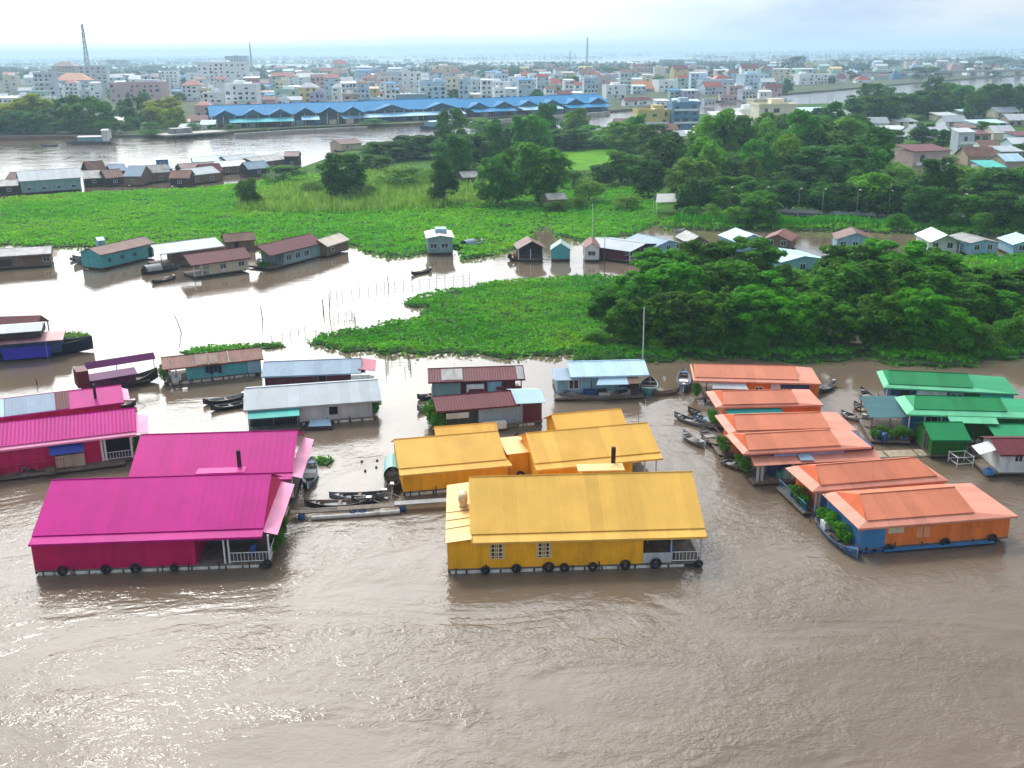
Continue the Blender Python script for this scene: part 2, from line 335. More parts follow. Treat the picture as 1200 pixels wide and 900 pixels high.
MATB = [(-300, 250), (-100, 240), (0, 234), (120, 226), (230, 222), (300, 216), (345, 205), (520, 215), (700, 215), (775, 228), (768, 262), (742, 276), (690, 283), (655, 278), (646, 268), (640, 255), (632, 268), (618, 286), (590, 296), (555, 303), (541, 304), (540, 287), (505, 291), (485, 302), (452, 303), (440, 298), (425, 289), (380, 289), (300, 292), (230, 291), (150, 288), (70, 290), (0, 287), (-300, 285)]
vegmat('hyacinth', P2(MATB), 4.5, .75, HB, 12, 'hyacinth_bed', mound=1.0, field=16)
# small drifting islets of hyacinth
for i, (x, y, w, d) in enumerate([(262, 409, 4, 1.2), (240, 413, 3, 1.2), (300, 407, 3.5, .9), (377, 541, 1.2, .8), (88, 394, 2.6, 1.2), (738, 303, 5, 1.5), (580, 289, 4, 2), (318, 405, 1.6, .6)]):
    c = at(x, y); rg = random.Random(i)
    P = [c+Vector((w*math.cos(a)*rg.uniform(.7, 1.2), d*math.sin(a)*rg.uniform(.7, 1.2), 0)) for a in [k*.6283 for k in range(10)]]
    vegmat('hyacinth', P, 14, .4, HY, 40+i, 'hyacinth_bed', mound=.35, amp=.2)
# grasses at the foot of the mangroves and along the channel bank
vegmat('bank_grass', P2([(668, 424), (690, 412), (720, 408), (760, 412), (850, 407), (930, 410), (1000, 412), (1060, 405), (1130, 412), (1200, 400), (1400, 395), (1400, 410), (1190, 420), (1120, 430), (1060, 431), (1010, 416), (960, 424), (880, 420), (800, 422), (740, 424)]), 9, .6, HY[:1], 21, 'bank_strip', z0=.2, mound=1.3, up=.3)
vegmat('bank_grass', P2([(775, 262), (830, 258), (900, 258), (1000, 261), (1200, 270), (1400, 277), (1400, 284), (1200, 277), (1000, 272), (850, 270), (780, 270)]), 3, .9, HY, 22, 'bank_strip', z0=.2, mound=1.5, up=.3)
vegmat('bank_grass', P2([(880, 318), (960, 312), (1040, 303), (1200, 302), (1400, 303), (1400, 350), (1200, 350), (1000, 345), (900, 340)]), 4, .8, HY, 23, 'bank_strip', z0=.25, mound=1.2, up=.5)
REED = [leafmat('reed_a', (.13, .36, .03), trans=.6), leafmat('reed_b', (.22, .45, .08), trans=.6)]
def reeds(name, poly, n, h, seed, mats=REED):
    rng = np.random.default_rng(seed); XY = sample(poly, n, rng); hh = h*rng.uniform(.6, 1.15, n)*(.6+.7*vnoise(XY[:, 0], XY[:, 1], 5, seed))
    C = np.column_stack([XY, .3+hh*.55]); a = rng.uniform(0, 6.28, n); B = np.stack([np.cos(a), np.sin(a), np.zeros(n)], 1)
    U = np.column_stack([rng.normal(0, .18, (n, 2)), np.ones(n)]); w = (.12+.10*rng.uniform(0, 1, n))[:, None]; hh = hh[:, None]
    Q = np.stack([C-U*hh*.5-B*w, C-U*hh*.5+B*w, C+U*hh*.5+B*w*.3, C+U*hh*.5-B*w*.3], 1)
    o = link(name, quads(name, Q, mats, (rng.uniform(0, 1, n) > .5).astype(int))); o['kind'] = 'stuff'
reeds('reeds', P2([(275, 240), (330, 222), (390, 215), (430, 205), (500, 205), (560, 215), (590, 240), (500, 248), (400, 252), (330, 252), (280, 250)]), 11000, 2.3, 31)
reeds('reeds', P2([(780, 266), (1000, 268), (1200, 273), (1400, 280), (1400, 276), (1000, 263), (800, 260)]), 4000, 1.8, 32, HY[:2])
# ---------------------------------------------------------------- trees
BARK = mat('bark', (.11, .085, .06), .95, .3, 2)
LEAF = {'dark': leafmat('leaf_dark', (.05, .17, .01), .55, .015), 'mid': leafmat('leaf_mid', (.08, .25, .008), .55, .015), 'light': leafmat('leaf_light', (.14, .32, .012), .5, .015),
        'olive': leafmat('leaf_olive', (.30, .36, .01)), 'mang': leafmat('leaf_mangrove', (.07, .25, .001), .7, .012), 'blue': leafmat('leaf_blue', (.022, .085, .03))}
def crown(name, seed, nl, npl, leaf, flat=.75, lob=.3, shape='round', lm='mid'):
    """crown of about unit width and unit height, base of the foliage at z=0; real leaf size is leaf/width"""
    rng = np.random.default_rng(seed); C = []; L = []; Nn = []
    for i in range(nl):
        a = rng.uniform(0, 6.28); u = rng.uniform(0, 1)
        if shape == 'round': z = .05+.8*u; rad = .38*math.sqrt(max(0, 1-((z-.4)/.56)**2))*rng.uniform(.45, 1.05)
        elif shape == 'tier': z = .06+.84*u; rad = .46*math.sqrt(max(0, 1-((z-.35)/.68)**2))*rng.uniform(.45, 1.08)
        elif shape == 'tall': z = .1+.8*u; rad = .3*math.sqrt(max(0, 1-((z-.4)/.6)**2))*rng.uniform(.3, 1)
        else: z = .08+.6*u; rad = .4*(1-.5*u)*rng.uniform(.4, 1.05)
        c = np.array([rad*math.cos(a), rad*math.sin(a), z]); lr = lob*rng.uniform(.65, 1.2)*(.8 if u > .8 else 1)
        L.append((c, lr)); d = rng.normal(size=(npl, 3)); d /= np.linalg.norm(d, axis=1, keepdims=True)
        d[:, 2] = np.abs(d[:, 2])*np.where(rng.uniform(size=npl) < .78, 1, -1)
        rr = lr*rng.uniform(.55, 1.0, npl)**.5*(1+.25*rng.normal(size=npl)*.5)
        p = c+d*rr[:, None]*np.array([1, 1, flat]); C.append(p)
        nn = d*.6+rng.normal(size=(npl, 3))*.45; nn[:, 2] += .55; Nn.append(nn)
    C = np.concatenate(C); Nn = np.concatenate(Nn); k = C[:, 2] > .0
    me = quads(name, leafquads(C[k], Nn[k], leaf, rng, .62), LEAF[lm]); return me, L
def trunk_mesh(name, L, th, seed, spread=1.0):        # trunk from z=-th to the crown, limbs into the lobes
    mb = MB(); rg = random.Random(seed)
    mb.tube([(0, 0, -th), (.01, .005, -th*.4), (0, .01, .1), (.01, 0, .4)], [.035, .027, .022, .01], 7)
    for c, lr in rg.sample(L, min(7, len(L))):
        z0 = rg.uniform(-.1*th, .2); mb.tube([(0, 0, z0), (c[0]*.5, c[1]*.5, z0+(c[2]-z0)*.6), tuple(c)], [.014, .010, .004], 5)
    return mb.mesh(name, BARK)
CROWNS = {}
def kind(k, n, **a):
    CROWNS[k] = []
    for i in range(n):
        me, L = crown('crown', hash(k) % 1000*0+sum(map(ord, k))*10+i, **a); CROWNS[k].append((me, trunk_mesh('trunk', L, .25, i)))
kind('round_dark', 3, nl=36, npl=150, leaf=.075, lob=.17, lm='dark')
kind('round_mid', 3, nl=34, npl=150, leaf=.075, lob=.17, lm='mid')
kind('round_light', 2, nl=32, npl=150, leaf=.07, lob=.18, lm='light')
kind('olive', 2, nl=32, npl=150, leaf=.075, lob=.18, lm='olive')
kind('tall', 3, nl=30, npl=130, leaf=.07, lob=.16, shape='tall', lm='dark')
kind('mangrove', 5, nl=70, npl=150, leaf=.07, lob=.125, flat=.6, shape='tier', lm='mang')
kind('mangrove_round', 3, nl=70, npl=150, leaf=.07, lob=.13, flat=.8, lm='mang')
kind('bush', 3, nl=12, npl=170, leaf=.07, lob=.28, shape='bush', lm='mid')
kind('bushl', 2, nl=12, npl=170, leaf=.07, lob=.28, shape='bush', lm='light')
kind('small', 2, nl=12, npl=60, leaf=.11, lob=.26, lm='blue')
TREES = []
trg = random.Random(5)
def tree_at(g, width, height, k, cat='tree', trunkfrac=.2):
    me, tr = CROWNS[k][trg.randrange(len(CROWNS[k]))]; nm = {'mangrove': 'mangrove_tree', 'mangrove_round': 'mangrove_tree', 'bush': 'bush', 'bushl': 'bush'}.get(k, 'tree')
    t = thing(nm, '', 'bush' if nm == 'bush' else 'tree', g, trg.uniform(0, 6.28)); tf = height*trunkfrac; ch = height-tf
    link('crown', me, t, (0, 0, tf), 0, (width, width, ch)); link('trunk', tr, t, (0, 0, tf), 0, (width, width, tf/.25 if tf > .3 else ch))
    TREES.append((t, k, width, height)); return t
def tree_px(px, py, wpx, top, k, z=.5, tf=.2):
    g = at(px, py, z); d = ray(px, top); hd = math.hypot(g.x, g.y); hh = H+d.z/math.hypot(d.x, d.y)*hd-z
    w = wpx/F*proj(g)[2]
    return tree_at(g, w*1.05, max(1.0, hh*1.03), k, trunkfrac=tf)
# front mangrove clump
FT = [(775, 350, 80, 298), (822, 342, 88, 284), (868, 344, 84, 284), (905, 352, 56, 312), (948, 358, 44, 332), (990, 348, 84, 290), (1040, 346, 94, 285), (1088, 350, 80, 294), (1135, 356, 76, 318), (1180, 352, 84, 322), (1232, 354, 90, 318),
      (712, 372, 54, 340), (748, 372, 66, 322), (795, 374, 84, 310), (848, 370, 84, 306), (892, 374, 76, 322), (945, 380, 54, 344), (985, 374, 80, 312), (1035, 372, 86, 306), (1085, 376, 80, 314), (1125, 384, 70, 334), (1172, 380, 60, 344), (1235, 380, 80, 336),
      (738, 402, 62, 352), (782, 404, 70, 346), (832, 406, 80, 344), (880, 405, 74, 342), (925, 406, 70, 350), (968, 404, 64, 352), (1030, 404, 70, 346), (1074, 406, 74, 344), (1112, 412, 60, 362), (1210, 398, 60, 360)]
for i, (x, y, w, t) in enumerate(FT): tree_px(x, y, w, t-5, 'mangrove_round' if i % 2 else 'mangrove', .1, .07)
for x, y, w, t in [(700, 402, 34, 384), (770, 412, 40, 392), (830, 412, 45, 390), (880, 413, 40, 392), (925, 412, 38, 394), (985, 402, 34, 386), (1055, 412, 46, 392), (1110, 418, 40, 396), (1150, 414, 36, 372), (1175, 408, 40, 368), (1200, 410, 50, 362), (960, 412, 24, 398), (735, 414, 26, 402)]:
    tree_px(x, y, w, t, 'bush', .1, .02)
for x, y, w, t in [(930, 345, 46, 316), (1050, 352, 40, 322), (1118, 352, 46, 318), (1160, 372, 34, 342), (865, 352, 36, 306)]: tree_px(x, y, w, t, 'round_light', .1, .15)
# middle island wood
MT = [(405, 233, 56, 177, 'round_dark'), (292, 240, 30, 205, 'round_mid'), (333, 212, 52, 190, 'bush'), (520, 238, 46, 182, 'tall'), (583, 240, 56, 178, 'round_mid'), (630, 236, 78, 158, 'round_mid'), (475, 219, 66, 192, 'bushl'), (545, 200, 74, 155, 'round_dark'),
      (450, 188, 60, 165, 'round_dark'), (490, 185, 66, 157, 'round_dark'), (590, 180, 66, 145, 'round_dark'), (440, 200, 44, 178, 'round_mid'), (568, 158, 40, 138, 'round_light'), (600, 160, 44, 144, 'tall'), (643, 166, 16, 142, 'tall'), (660, 175, 60, 150, 'round_dark'),
      (700, 172, 70, 146, 'round_mid'), (735, 178, 66, 142, 'round_light'), (765, 186, 60, 146, 'tall'), (775, 212, 60, 158, 'round_dark'), (728, 214, 50, 172, 'round_mid'), (705, 218, 40, 190, 'tall'), (760, 230, 46, 185, 'round_dark'), (672, 220, 40, 196, 'bush'), (690, 236, 44, 205, 'bushl'), (735, 244, 40, 225, 'bushl'),
      (650, 248, 26, 233, 'bush'), (679, 245, 24, 228, 'bushl'), (370, 226, 36, 208, 'bushl'), (505, 212, 34, 196, 'bush'), (430, 230, 30, 212, 'bushl'),
      (800, 206, 60, 172, 'round_mid'), (820, 230, 70, 186, 'round_dark'), (845, 204, 56, 170, 'round_mid'), (870, 214, 60, 176, 'round_dark'), (905, 205, 66, 160, 'round_light'), (950, 200, 74, 140, 'round_mid'), (995, 190, 70, 136, 'round_light'), (965, 222, 100, 168, 'round_dark'), (1020, 214, 60, 160, 'round_mid'), (1000, 165, 40, 132, 'round_mid'), (930, 232, 60, 192, 'round_dark'),
      (860, 240, 60, 200, 'round_mid'), (1050, 222, 50, 185, 'bushl'), (1030, 236, 56, 198, 'round_mid'), (1085, 238, 60, 205, 'round_dark'), (1130, 225, 60, 190, 'bushl'), (1170, 232, 66, 196, 'round_dark'), (1210, 232, 60, 190, 'round_mid'), (1145, 212, 40, 192, 'bushl'),
      (815, 250, 50, 206, 'round_dark'), (850, 252, 46, 216, 'round_mid'), (885, 250, 60, 210, 'round_dark'), (925, 248, 56, 210, 'round_dark'), (965, 250, 54, 212, 'round_dark'), (1003, 252, 56, 214, 'round_dark'), (1045, 255, 60, 212, 'round_dark'), (1085, 262, 56, 216, 'round_dark'), (1125, 264, 52, 222, 'round_mid'), (1170, 266, 62, 222, 'round_dark'), (1220, 268, 62, 222, 'round_dark'),
      (885, 262, 56, 222, 'round_mid'), (808, 258, 22, 238, 'bush'), (835, 259, 26, 236, 'bushl'), (860, 262, 34, 238, 'bushl'), (1052, 268, 24, 246, 'bush'), (1150, 272, 30, 244, 'bush'), (1190, 270, 26, 246, 'bush'),
      (1000, 146, 44, 112, 'tall'), (1030, 148, 50, 110, 'round_dark'), (1060, 140, 46, 108, 'round_dark'), (1090, 138, 54, 104, 'round_dark'), (1130, 134, 56, 98, 'round_mid'), (1165, 136, 50, 96, 'round_dark'), (1200, 132, 50, 98, 'round_dark'), (960, 150, 30, 125, 'round_dark'), (1080, 168, 34, 143, 'round_dark'), (1105, 175, 26, 150, 'tall'), (1010, 168, 34, 140, 'round_dark'), (1155, 158, 30, 140, 'round_mid'), (1192, 182, 26, 165, 'bush'), (1130, 190, 40, 178, 'bushl'), (1045, 170, 30, 150, 'round_mid'),
      (925, 168, 30, 152, 'round_mid'), (870, 182, 40, 166, 'round_mid'), (790, 178, 44, 160, 'round_mid')]
for x, y, w, t, k in MT: tree_px(x, y, w, t, k, .6, .04 if 'bush' in k else .07)
# the wood fills up between the trees placed above
wr = random.Random(17)
for poly, n in (([(440, 205), (560, 165), (700, 158), (770, 165), (790, 225), (720, 232), (560, 228)], 12), ([(790, 255), (800, 190), (870, 180), (960, 165), (1010, 180), (1040, 225), (1060, 240), (1200, 246), (1200, 262), (1000, 255)], 36), ([(985, 150), (1010, 128), (1200, 118), (1200, 136), (1080, 148)], 16)):
    PP = P2(poly); XY = sample(PP, n, np.random.default_rng(n))
    for x, y in XY:
        dd = math.hypot(x, y); w = wr.uniform(9, 15)*(1 if dd < 330 else 1.2); tree_at(Vector((x, y, .6)), w, w*wr.uniform(.8, 1.3), wr.choice(['round_dark', 'round_mid', 'round_mid', 'round_light', 'round_light', 'tall']), trunkfrac=.06)
# town-side trees
TT = [(0, 154, 40, 118, 'olive'), (24, 157, 30, 132, 'round_dark'), (42, 157, 30, 130, 'round_mid'), (86, 156, 40, 118, 'round_mid'), (118, 155, 34, 114, 'round_mid'), (122, 157, 22, 138, 'bush'), (142, 156, 26, 138, 'bush'), (184, 150, 30, 122, 'olive'), (206, 152, 30, 124, 'olive'), (176, 156, 24, 140, 'bush'), (228, 154, 22, 142, 'bush'), (146, 140, 20, 118, 'round_mid'), (250, 154, 14, 144, 'bush'), (310, 154, 12, 149, 'bush'), (36, 152, 56, 108, 'olive'), (-10, 152, 50, 112, 'olive'), (103, 152, 54, 108, 'round_mid'), (78, 150, 30, 112, 'round_dark'), (160, 146, 36, 112, 'round_mid'), (194, 146, 46, 113, 'olive'), (170, 128, 18, 106, 'tall'), (20, 156, 36, 128, 'round_dark'), (50, 156, 36, 126, 'round_dark'), (-15, 157, 40, 128, 'round_dark'), (66, 157, 26, 140, 'bush'), (100, 157, 28, 143, 'bush'), (156, 152, 20, 134, 'round_mid'), (178, 159, 30, 150, 'bush'), (68, 148, 22, 128, 'round_dark'), (130, 150, 18, 120, 'round_dark'), (270, 151, 16, 144, 'bush'), (438, 146, 30, 138, 'bush'), (214, 150, 24, 138, 'olive')]
for x, y, w, t, k in TT: tree_px(x, y, w, t, k, 1.2, .04 if k == 'bush' else .06)
for x, y, w, t, k in [(598, 92, 26, 79, 'round_dark'), (668, 107, 26, 88, 'round_mid'), (690, 106, 20, 92, 'round_dark'), (716, 90, 30, 78, 'round_mid'), (738, 84, 14, 74, 'tall'), (770, 84, 16, 75, 'tall'), (921, 112, 20, 92, 'tall'), (930, 84, 30, 66, 'round_dark'), (1005, 84, 26, 74, 'round_dark'), (1085, 90, 60, 78, 'round_dark'), (1130, 84, 40, 74, 'round_dark'), (1165, 78, 40, 66, 'round_dark'), (860, 82, 34, 76, 'round_dark'), (240, 86, 24, 78, 'round_dark'), (180, 84, 40, 76, 'round_dark'), (140, 80, 40, 70, 'round_dark'), (330, 84, 40, 77, 'round_dark'), (440, 82, 40, 74, 'round_dark'), (520, 80, 50, 72, 'round_dark'), (560, 84, 40, 76, 'round_dark'), (640, 80, 40, 72, 'round_mid'), (40, 92, 40, 82, 'round_dark'), (10, 86, 40, 78, 'round_dark'), (480, 92, 26, 84, 'round_dark'), (770, 100, 20, 88, 'round_mid'), (790, 78, 40, 70, 'round_dark'), (1040, 80, 30, 70, 'round_mid'), (965, 92, 26, 84, 'round_dark')]:
    tree_px(x, y, w, t, 'small' if y < 86 else k, 1.2, .1)
tw = random.Random(44)
for k in range(110):
    px = tw.uniform(0, 1180); py = tw.choice([tw.uniform(84, 100), tw.uniform(92, 122)]); g = at(px, py, 1.2)
    if py > 104 and (px > 720 or px < 120): continue
    w = tw.uniform(9, 16); tree_at(g, w, w*tw.uniform(.7, 1.0), 'small' if py < 98 else tw.choice(['round_dark', 'round_mid']), trunkfrac=.06)
# far woods that read as one mass
def farwood(rects, n, seed, hgt=(7, 12)):
    rng = np.random.default_rng(seed); Q = []
    tot = sum((b-a)*(d-c) for a, b, c, d in rects)
    for a, b, c, d in [(r_[0]*1.05, r_[1]*1.05, r_[2]*1.45, r_[3]*1.45) for r_ in rects]:
        k = max(1, int(n*(b-a)*(d-c)/tot/1.52)); X = rng.uniform(a, b, k); Y = rng.uniform(c, d, k); keep = vnoise(X, Y, 130, seed) > .42; X = X[keep]; Y = Y[keep]
        for x, y in zip(X, Y):
            h = rng.uniform(*hgt); w = h*rng.uniform(.7, 1.3); q = 34
            D = rng.normal(size=(q, 3)); D /= np.linalg.norm(D, axis=1, keepdims=True); D[:, 2] = np.abs(D[:, 2])
            Cc = np.array([x, y, 1.2+h*.25])+D*np.array([w*.55, w*.55, h*.75])*rng.uniform(.6, 1, (q, 1)); Q.append(leafquads(Cc, D+rng.normal(size=(q, 3))*.4, h*.3, rng, .8))
    o = link('far_wood', quads('far_wood', np.concatenate(Q), LEAF['blue'])); o['kind'] = 'stuff'
farwood([(-1300, -80, 860, 1500), (-80, 600, 1150, 1750)], 2600, 71)
farwood([(-2300, -60, 1500, 2350), (-60, 700, 1750, 2350), (700, 2400, 1300, 2300)], 3600, 72)
farwood([(-2500, -300, 2980, 3400), (-400, 600, 3920, 4100), (700, 3500, 3080, 3300), (1000, 5000, 4350, 4650)], 1700, 73, (9, 15))
farwood([(-3600, -1000, 4400, 5800), (-1400, 2100, 5650, 6000), (2000, 7200, 6100, 7200)], 1700, 74, (14, 22))
farwood([(-6800, -1600, 7100, 9200), (-1200, 8200, 8800, 11000)], 1600, 75, (20, 34))
# ---------------------------------------------------------------- paints and sheets
def sheet(n, c=None, **k):
    if n in MATS: return MATS[n]
    d = dict(rough=.5, var=.07, scale=.5, corr=.55, cdepth=.007, spec=.15, stain=tuple(x*.55 for x in (hexc(c) if isinstance(c, str) else c)), stainamt=.3); d.update(k); return mat(n, c, **d)
def planks(n, c=None, **k):
    if n in MATS: return MATS[n]
    d = dict(rough=.6, var=.1, scale=.9, corr=.3, cdepth=.012, spec=.3, stain=tuple(x*.45 for x in (hexc(c) if isinstance(c, str) else c)), stainamt=.45); d.update(k); return mat(n, c, **d)
PINK = sheet('magenta_sheet', (.52, .001, .215)); PINKW = planks('magenta_wall', (.52, .003, .095)); PINKL = sheet('pale_pink_sheet', (.80, .28, .45)); PINKD = sheet('deep_pink_sheet', (.5, .006, .12))
YEL = sheet('yellow_sheet', (.77, .44, .085)); YELW = planks('yellow_wall', (.9, .42, .01)); YELL = sheet('pale_yellow_sheet', (.82, .52, .2))
ORA = sheet('orange_sheet', (.56, .18, .095)); ORAL = sheet('pale_sheen_orange_sheet', (.62, .25, .17)); ORAD = sheet('shaded_orange_sheet', (.6, .12, .035)); ORAW = planks('orange_wall', (.76, .19, .035))  # deep tone holds hip shade; pale tone serves awnings and painted skirt sheen
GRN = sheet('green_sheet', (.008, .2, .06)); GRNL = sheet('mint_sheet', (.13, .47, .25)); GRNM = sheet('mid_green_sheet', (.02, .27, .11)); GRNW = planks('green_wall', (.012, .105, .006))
MAR = sheet('maroon_sheet', (.13, .022, .03), corr=.3, cdepth=.025); RUST = sheet('rusty_sheet', (.2, .075, .05), corr=.3, cdepth=.025, var=.3, stain=(.07, .03, .02), stainamt=.8)
BRN = sheet('brown_sheet', (.17, .085, .06), var=.3, stain=(.06, .035, .03), stainamt=.7)
GREY = sheet('grey_sheet', (.36, .40, .42), corr=.35); BLUG = sheet('blue_grey_sheet', (.24, .33, .42), corr=.35); PALB = sheet('pale_blue_sheet', (.42, .6, .72), corr=.35); WHS = sheet('white_sheet', (.52, .54, .55), corr=.35); OLDG = sheet('weathered_sheet', (.3, .29, .28), var=.3, corr=.35, stain=(.13, .09, .07), stainamt=.8)
TEAL = sheet('teal_sheet', (.05, .42, .36)); TEALW = planks('teal_wall', (.10, .42, .42)); BLUW = planks('blue_wall', (.05, .2, .42)); PBW = planks('pale_blue_wall', (.25, .45, .55)); GRYW = planks('grey_wall', (.5, .52, .5)); WHW = planks('white_wall', (.7, .72, .7)); MARW = planks('maroon_wall', (.11, .02, .035)); BRNW = planks('wood_wall', (.2, .13, .085)); DBLW = planks('dark_blue_wall', (.03, .06, .15)); CREW = planks('cream_wall', (.6, .52, .36)); TEGW = planks('teal_grey_wall', (.22, .36, .36))
WOOD = mat('weathered_wood', (.16, .125, .095), .85, .35, 1.5, corr=.25, cdepth=.01); DARKW = mat('dark_wood', (.05, .04, .035), .8, .3, 2)
METW = mat('white_metal', (.72, .73, .72), .45, .08, 2); RUBB = mat('tyre_rubber', (.018, .018, .02), .7, .2, 3); FOAM = mat('white_foam', (.6, .58, .52), .8, .2, 1.5, stain=(.2, .16, .1), stainamt=.7)
BLUEB = mat('blue_plastic', (.02, .09, .28), .4, .2, 2, stain=(.03, .04, .06), stainamt=.6); DARK = mat('dark_interior', (.012, .012, .014), .7, .3, 2)  # near-black colour stands for the shade inside rooms, doorways and porches
GLASS = mat('window_glass', (.03, .045, .055), .12, .3, .5, spec=.6); TARPB = mat('blue_tarp', (.02, .045, .3), .45, .15, 1.5, bump=.06, bscale=3); STEEL = mat('steel', (.5, .5, .5), .3, .1, 3, metal=.8)
CHIM = mat('soot_black', (.03, .012, .012), .8, .3, 2); POTT = LEAF['mid']
PLANT = [crown('foliage', 300+i, 9, 60, .16, .8, .3, 'bush', 'mid')[0] for i in range(3)]
TYRE = MB().torus((0, 0, 0), .3, .13).mesh('tyre', RUBB, True)
FLOAT_ = MB().tube([(0, 0, 0), (1.15, 0, 0)], .27, 9).mesh('float', FOAM, True); BARREL = MB().tube([(0, 0, 0), (.9, 0, 0)], .29, 10).mesh('barrel', BLUEB, True)
STAKE = MB().tube([(0, 0, -.5), (.03, 0, 1.0)], .05, 5).mesh('stake', DARKW)
def window_part(t, x, y, z, w, h, face='y', fm=METW, bars=0, pane=GLASS, name='window'):
    """frame with a recessed pane; face 'y' looks towards -y, 'x' towards -x, 'X' towards +x"""
    f = MB(); b = .07
    if bars != 1:
        for a in ((-w/2, -.04, 0, w/2, .05, b), (-w/2, -.04, h-b, w/2, .05, h), (-w/2, -.04, b, -w/2+b, .05, h-b), (w/2-b, -.04, b, w/2, .05, h-b), (-.03, -.03, b, .03, .04, h-b)): f.box(*a)
    for k in range(bars):
        f.box(-w/2+b, -.03, b+(h-2*b)*(k+.5)/max(1, bars)-.035, w/2-b, .035, b+(h-2*b)*(k+.5)/max(1, bars)+.035)
    if bars:
        for k in range(4): f.box(-w/2+w*(k+.5)/4-.04, -.032, b, -w/2+w*(k+.5)/4+.04, .037, h-b)
    o = f.build(name, fm, t, loc=(x, y, z), rz={'y': 0, 'x': -math.pi/2, 'X': math.pi/2}[face])
    MB().box(-w/2+.01, -.015, .01, w/2-.01, .02, h-.01).build('pane', pane, o); return o
def door_part(t, x, y, z, w, h, m=DARK, face='y', fm=WOOD):
    f = MB()
    for a in ((-w/2, -.04, 0, -w/2+.08, .05, h), (w/2-.08, -.04, 0, w/2, .05, h), (-w/2+.08, -.04, h-.08, w/2-.08, .05, h)): f.box(*a)
    o = f.build('door', fm, t, loc=(x, y, z), rz={'y': 0, 'x': -math.pi/2, 'X': math.pi/2}[face]); MB().box(-w/2+.02, -.015, 0, w/2-.02, .02, h-.02).build('door_leaf', m, o); return o
def railing(t, x0, y0, x1, y1, z, h=.85, m=METW):
    mb = MB(); d = Vector((x1-x0, y1-y0, 0)); L = d.length; d.normalize()
    for zz in (.12, h): mb.tube([(x0, y0, z+zz), (x1, y1, z+zz)], .035, 4)
    for k in range(int(L/.28)+1): p = Vector((x0, y0, 0))+d*min(L, k*.28); mb.tube([(p.x, p.y, z+.12), (p.x, p.y, z+h)], .022, 4)
    return mb.build('railing', m, t)
CUR = {}
def post(t, x, y, z0, z1, m=METW, r=.06):
    z1 = min(z1, CUR['h']-.12); return MB().box(x-r, y-r, z0, x+r, y+r, z1).build('porch_post', m, t)
def tyres(t, xs, y=-.18, z=.5):
    for k, x in enumerate(xs): q = ((k*53+int(x*17)) % 10)/10; link('tyre', TYRE, t, (x+q*.3-.15, y, z-.14+.2*q), 0, (.8+.35*q, 1, .8+.35*q))
def plants(t, spots, s=1.0):
    for i, (x, y, z) in enumerate(spots):
        k = s*(.8+.4*((i*37) % 10)/10)
        p = MB().tube([(x, y, z), (x, y, z+.3*k)], [.16*k, .22*k], 8).build('plant_pot', POTM[i % 2], t)
        link('foliage', PLANT[i % 3], p, (x, y, z+.25*k), i*1.3, (1.1*k, 1.1*k, 1.3*k))
POTM = [mat('clay_pot', (.3, .11, .06), .8, .2, 4), mat('blue_pot', (.05, .1, .25), .5, .2, 4)]
def roof_faces(e, ze, i, zi, r, zr):
    x0, y0, x1, y1 = e; a0, b0, a1, b1 = i; rx0, rx1, ry = r
    E_ = [(x0, y0, ze), (x1, y0, ze), (x1, y1, ze), (x0, y1, ze)]; I_ = [(a0, b0, zi), (a1, b0, zi), (a1, b1, zi), (a0, b1, zi)]
    f = {}
    f['sf'] = [E_[0], E_[1], I_[1], I_[0]] if b0 > y0+.01 else None
    f['sr'] = [E_[1], E_[2], I_[2], I_[1]] if a1 < x1-.01 else None
    f['sb'] = [E_[2], E_[3], I_[3], I_[2]] if b1 < y1-.01 else None
    f['sl'] = [E_[3], E_[0], I_[0], I_[3]] if a0 > x0+.01 else None
    A, B = (rx0, ry, zr), (rx1, ry, zr)
    o_ = (0, 0, 0) if not f['sf'] else (0, -.14, .05); I0, I1 = [tuple(p[k]+o_[k] for k in range(3)) for p in (I_[0], I_[1])]
    f['mf'] = [I0, I1, B, A]; f['mb'] = [I_[2], I_[3], A, B]
    f['mr'] = [I_[1], I_[2], B] if rx1 < a1-.15 else None
    f['ml'] = [I_[3], I_[0], A] if rx0 > a0+.15 else None
    return f
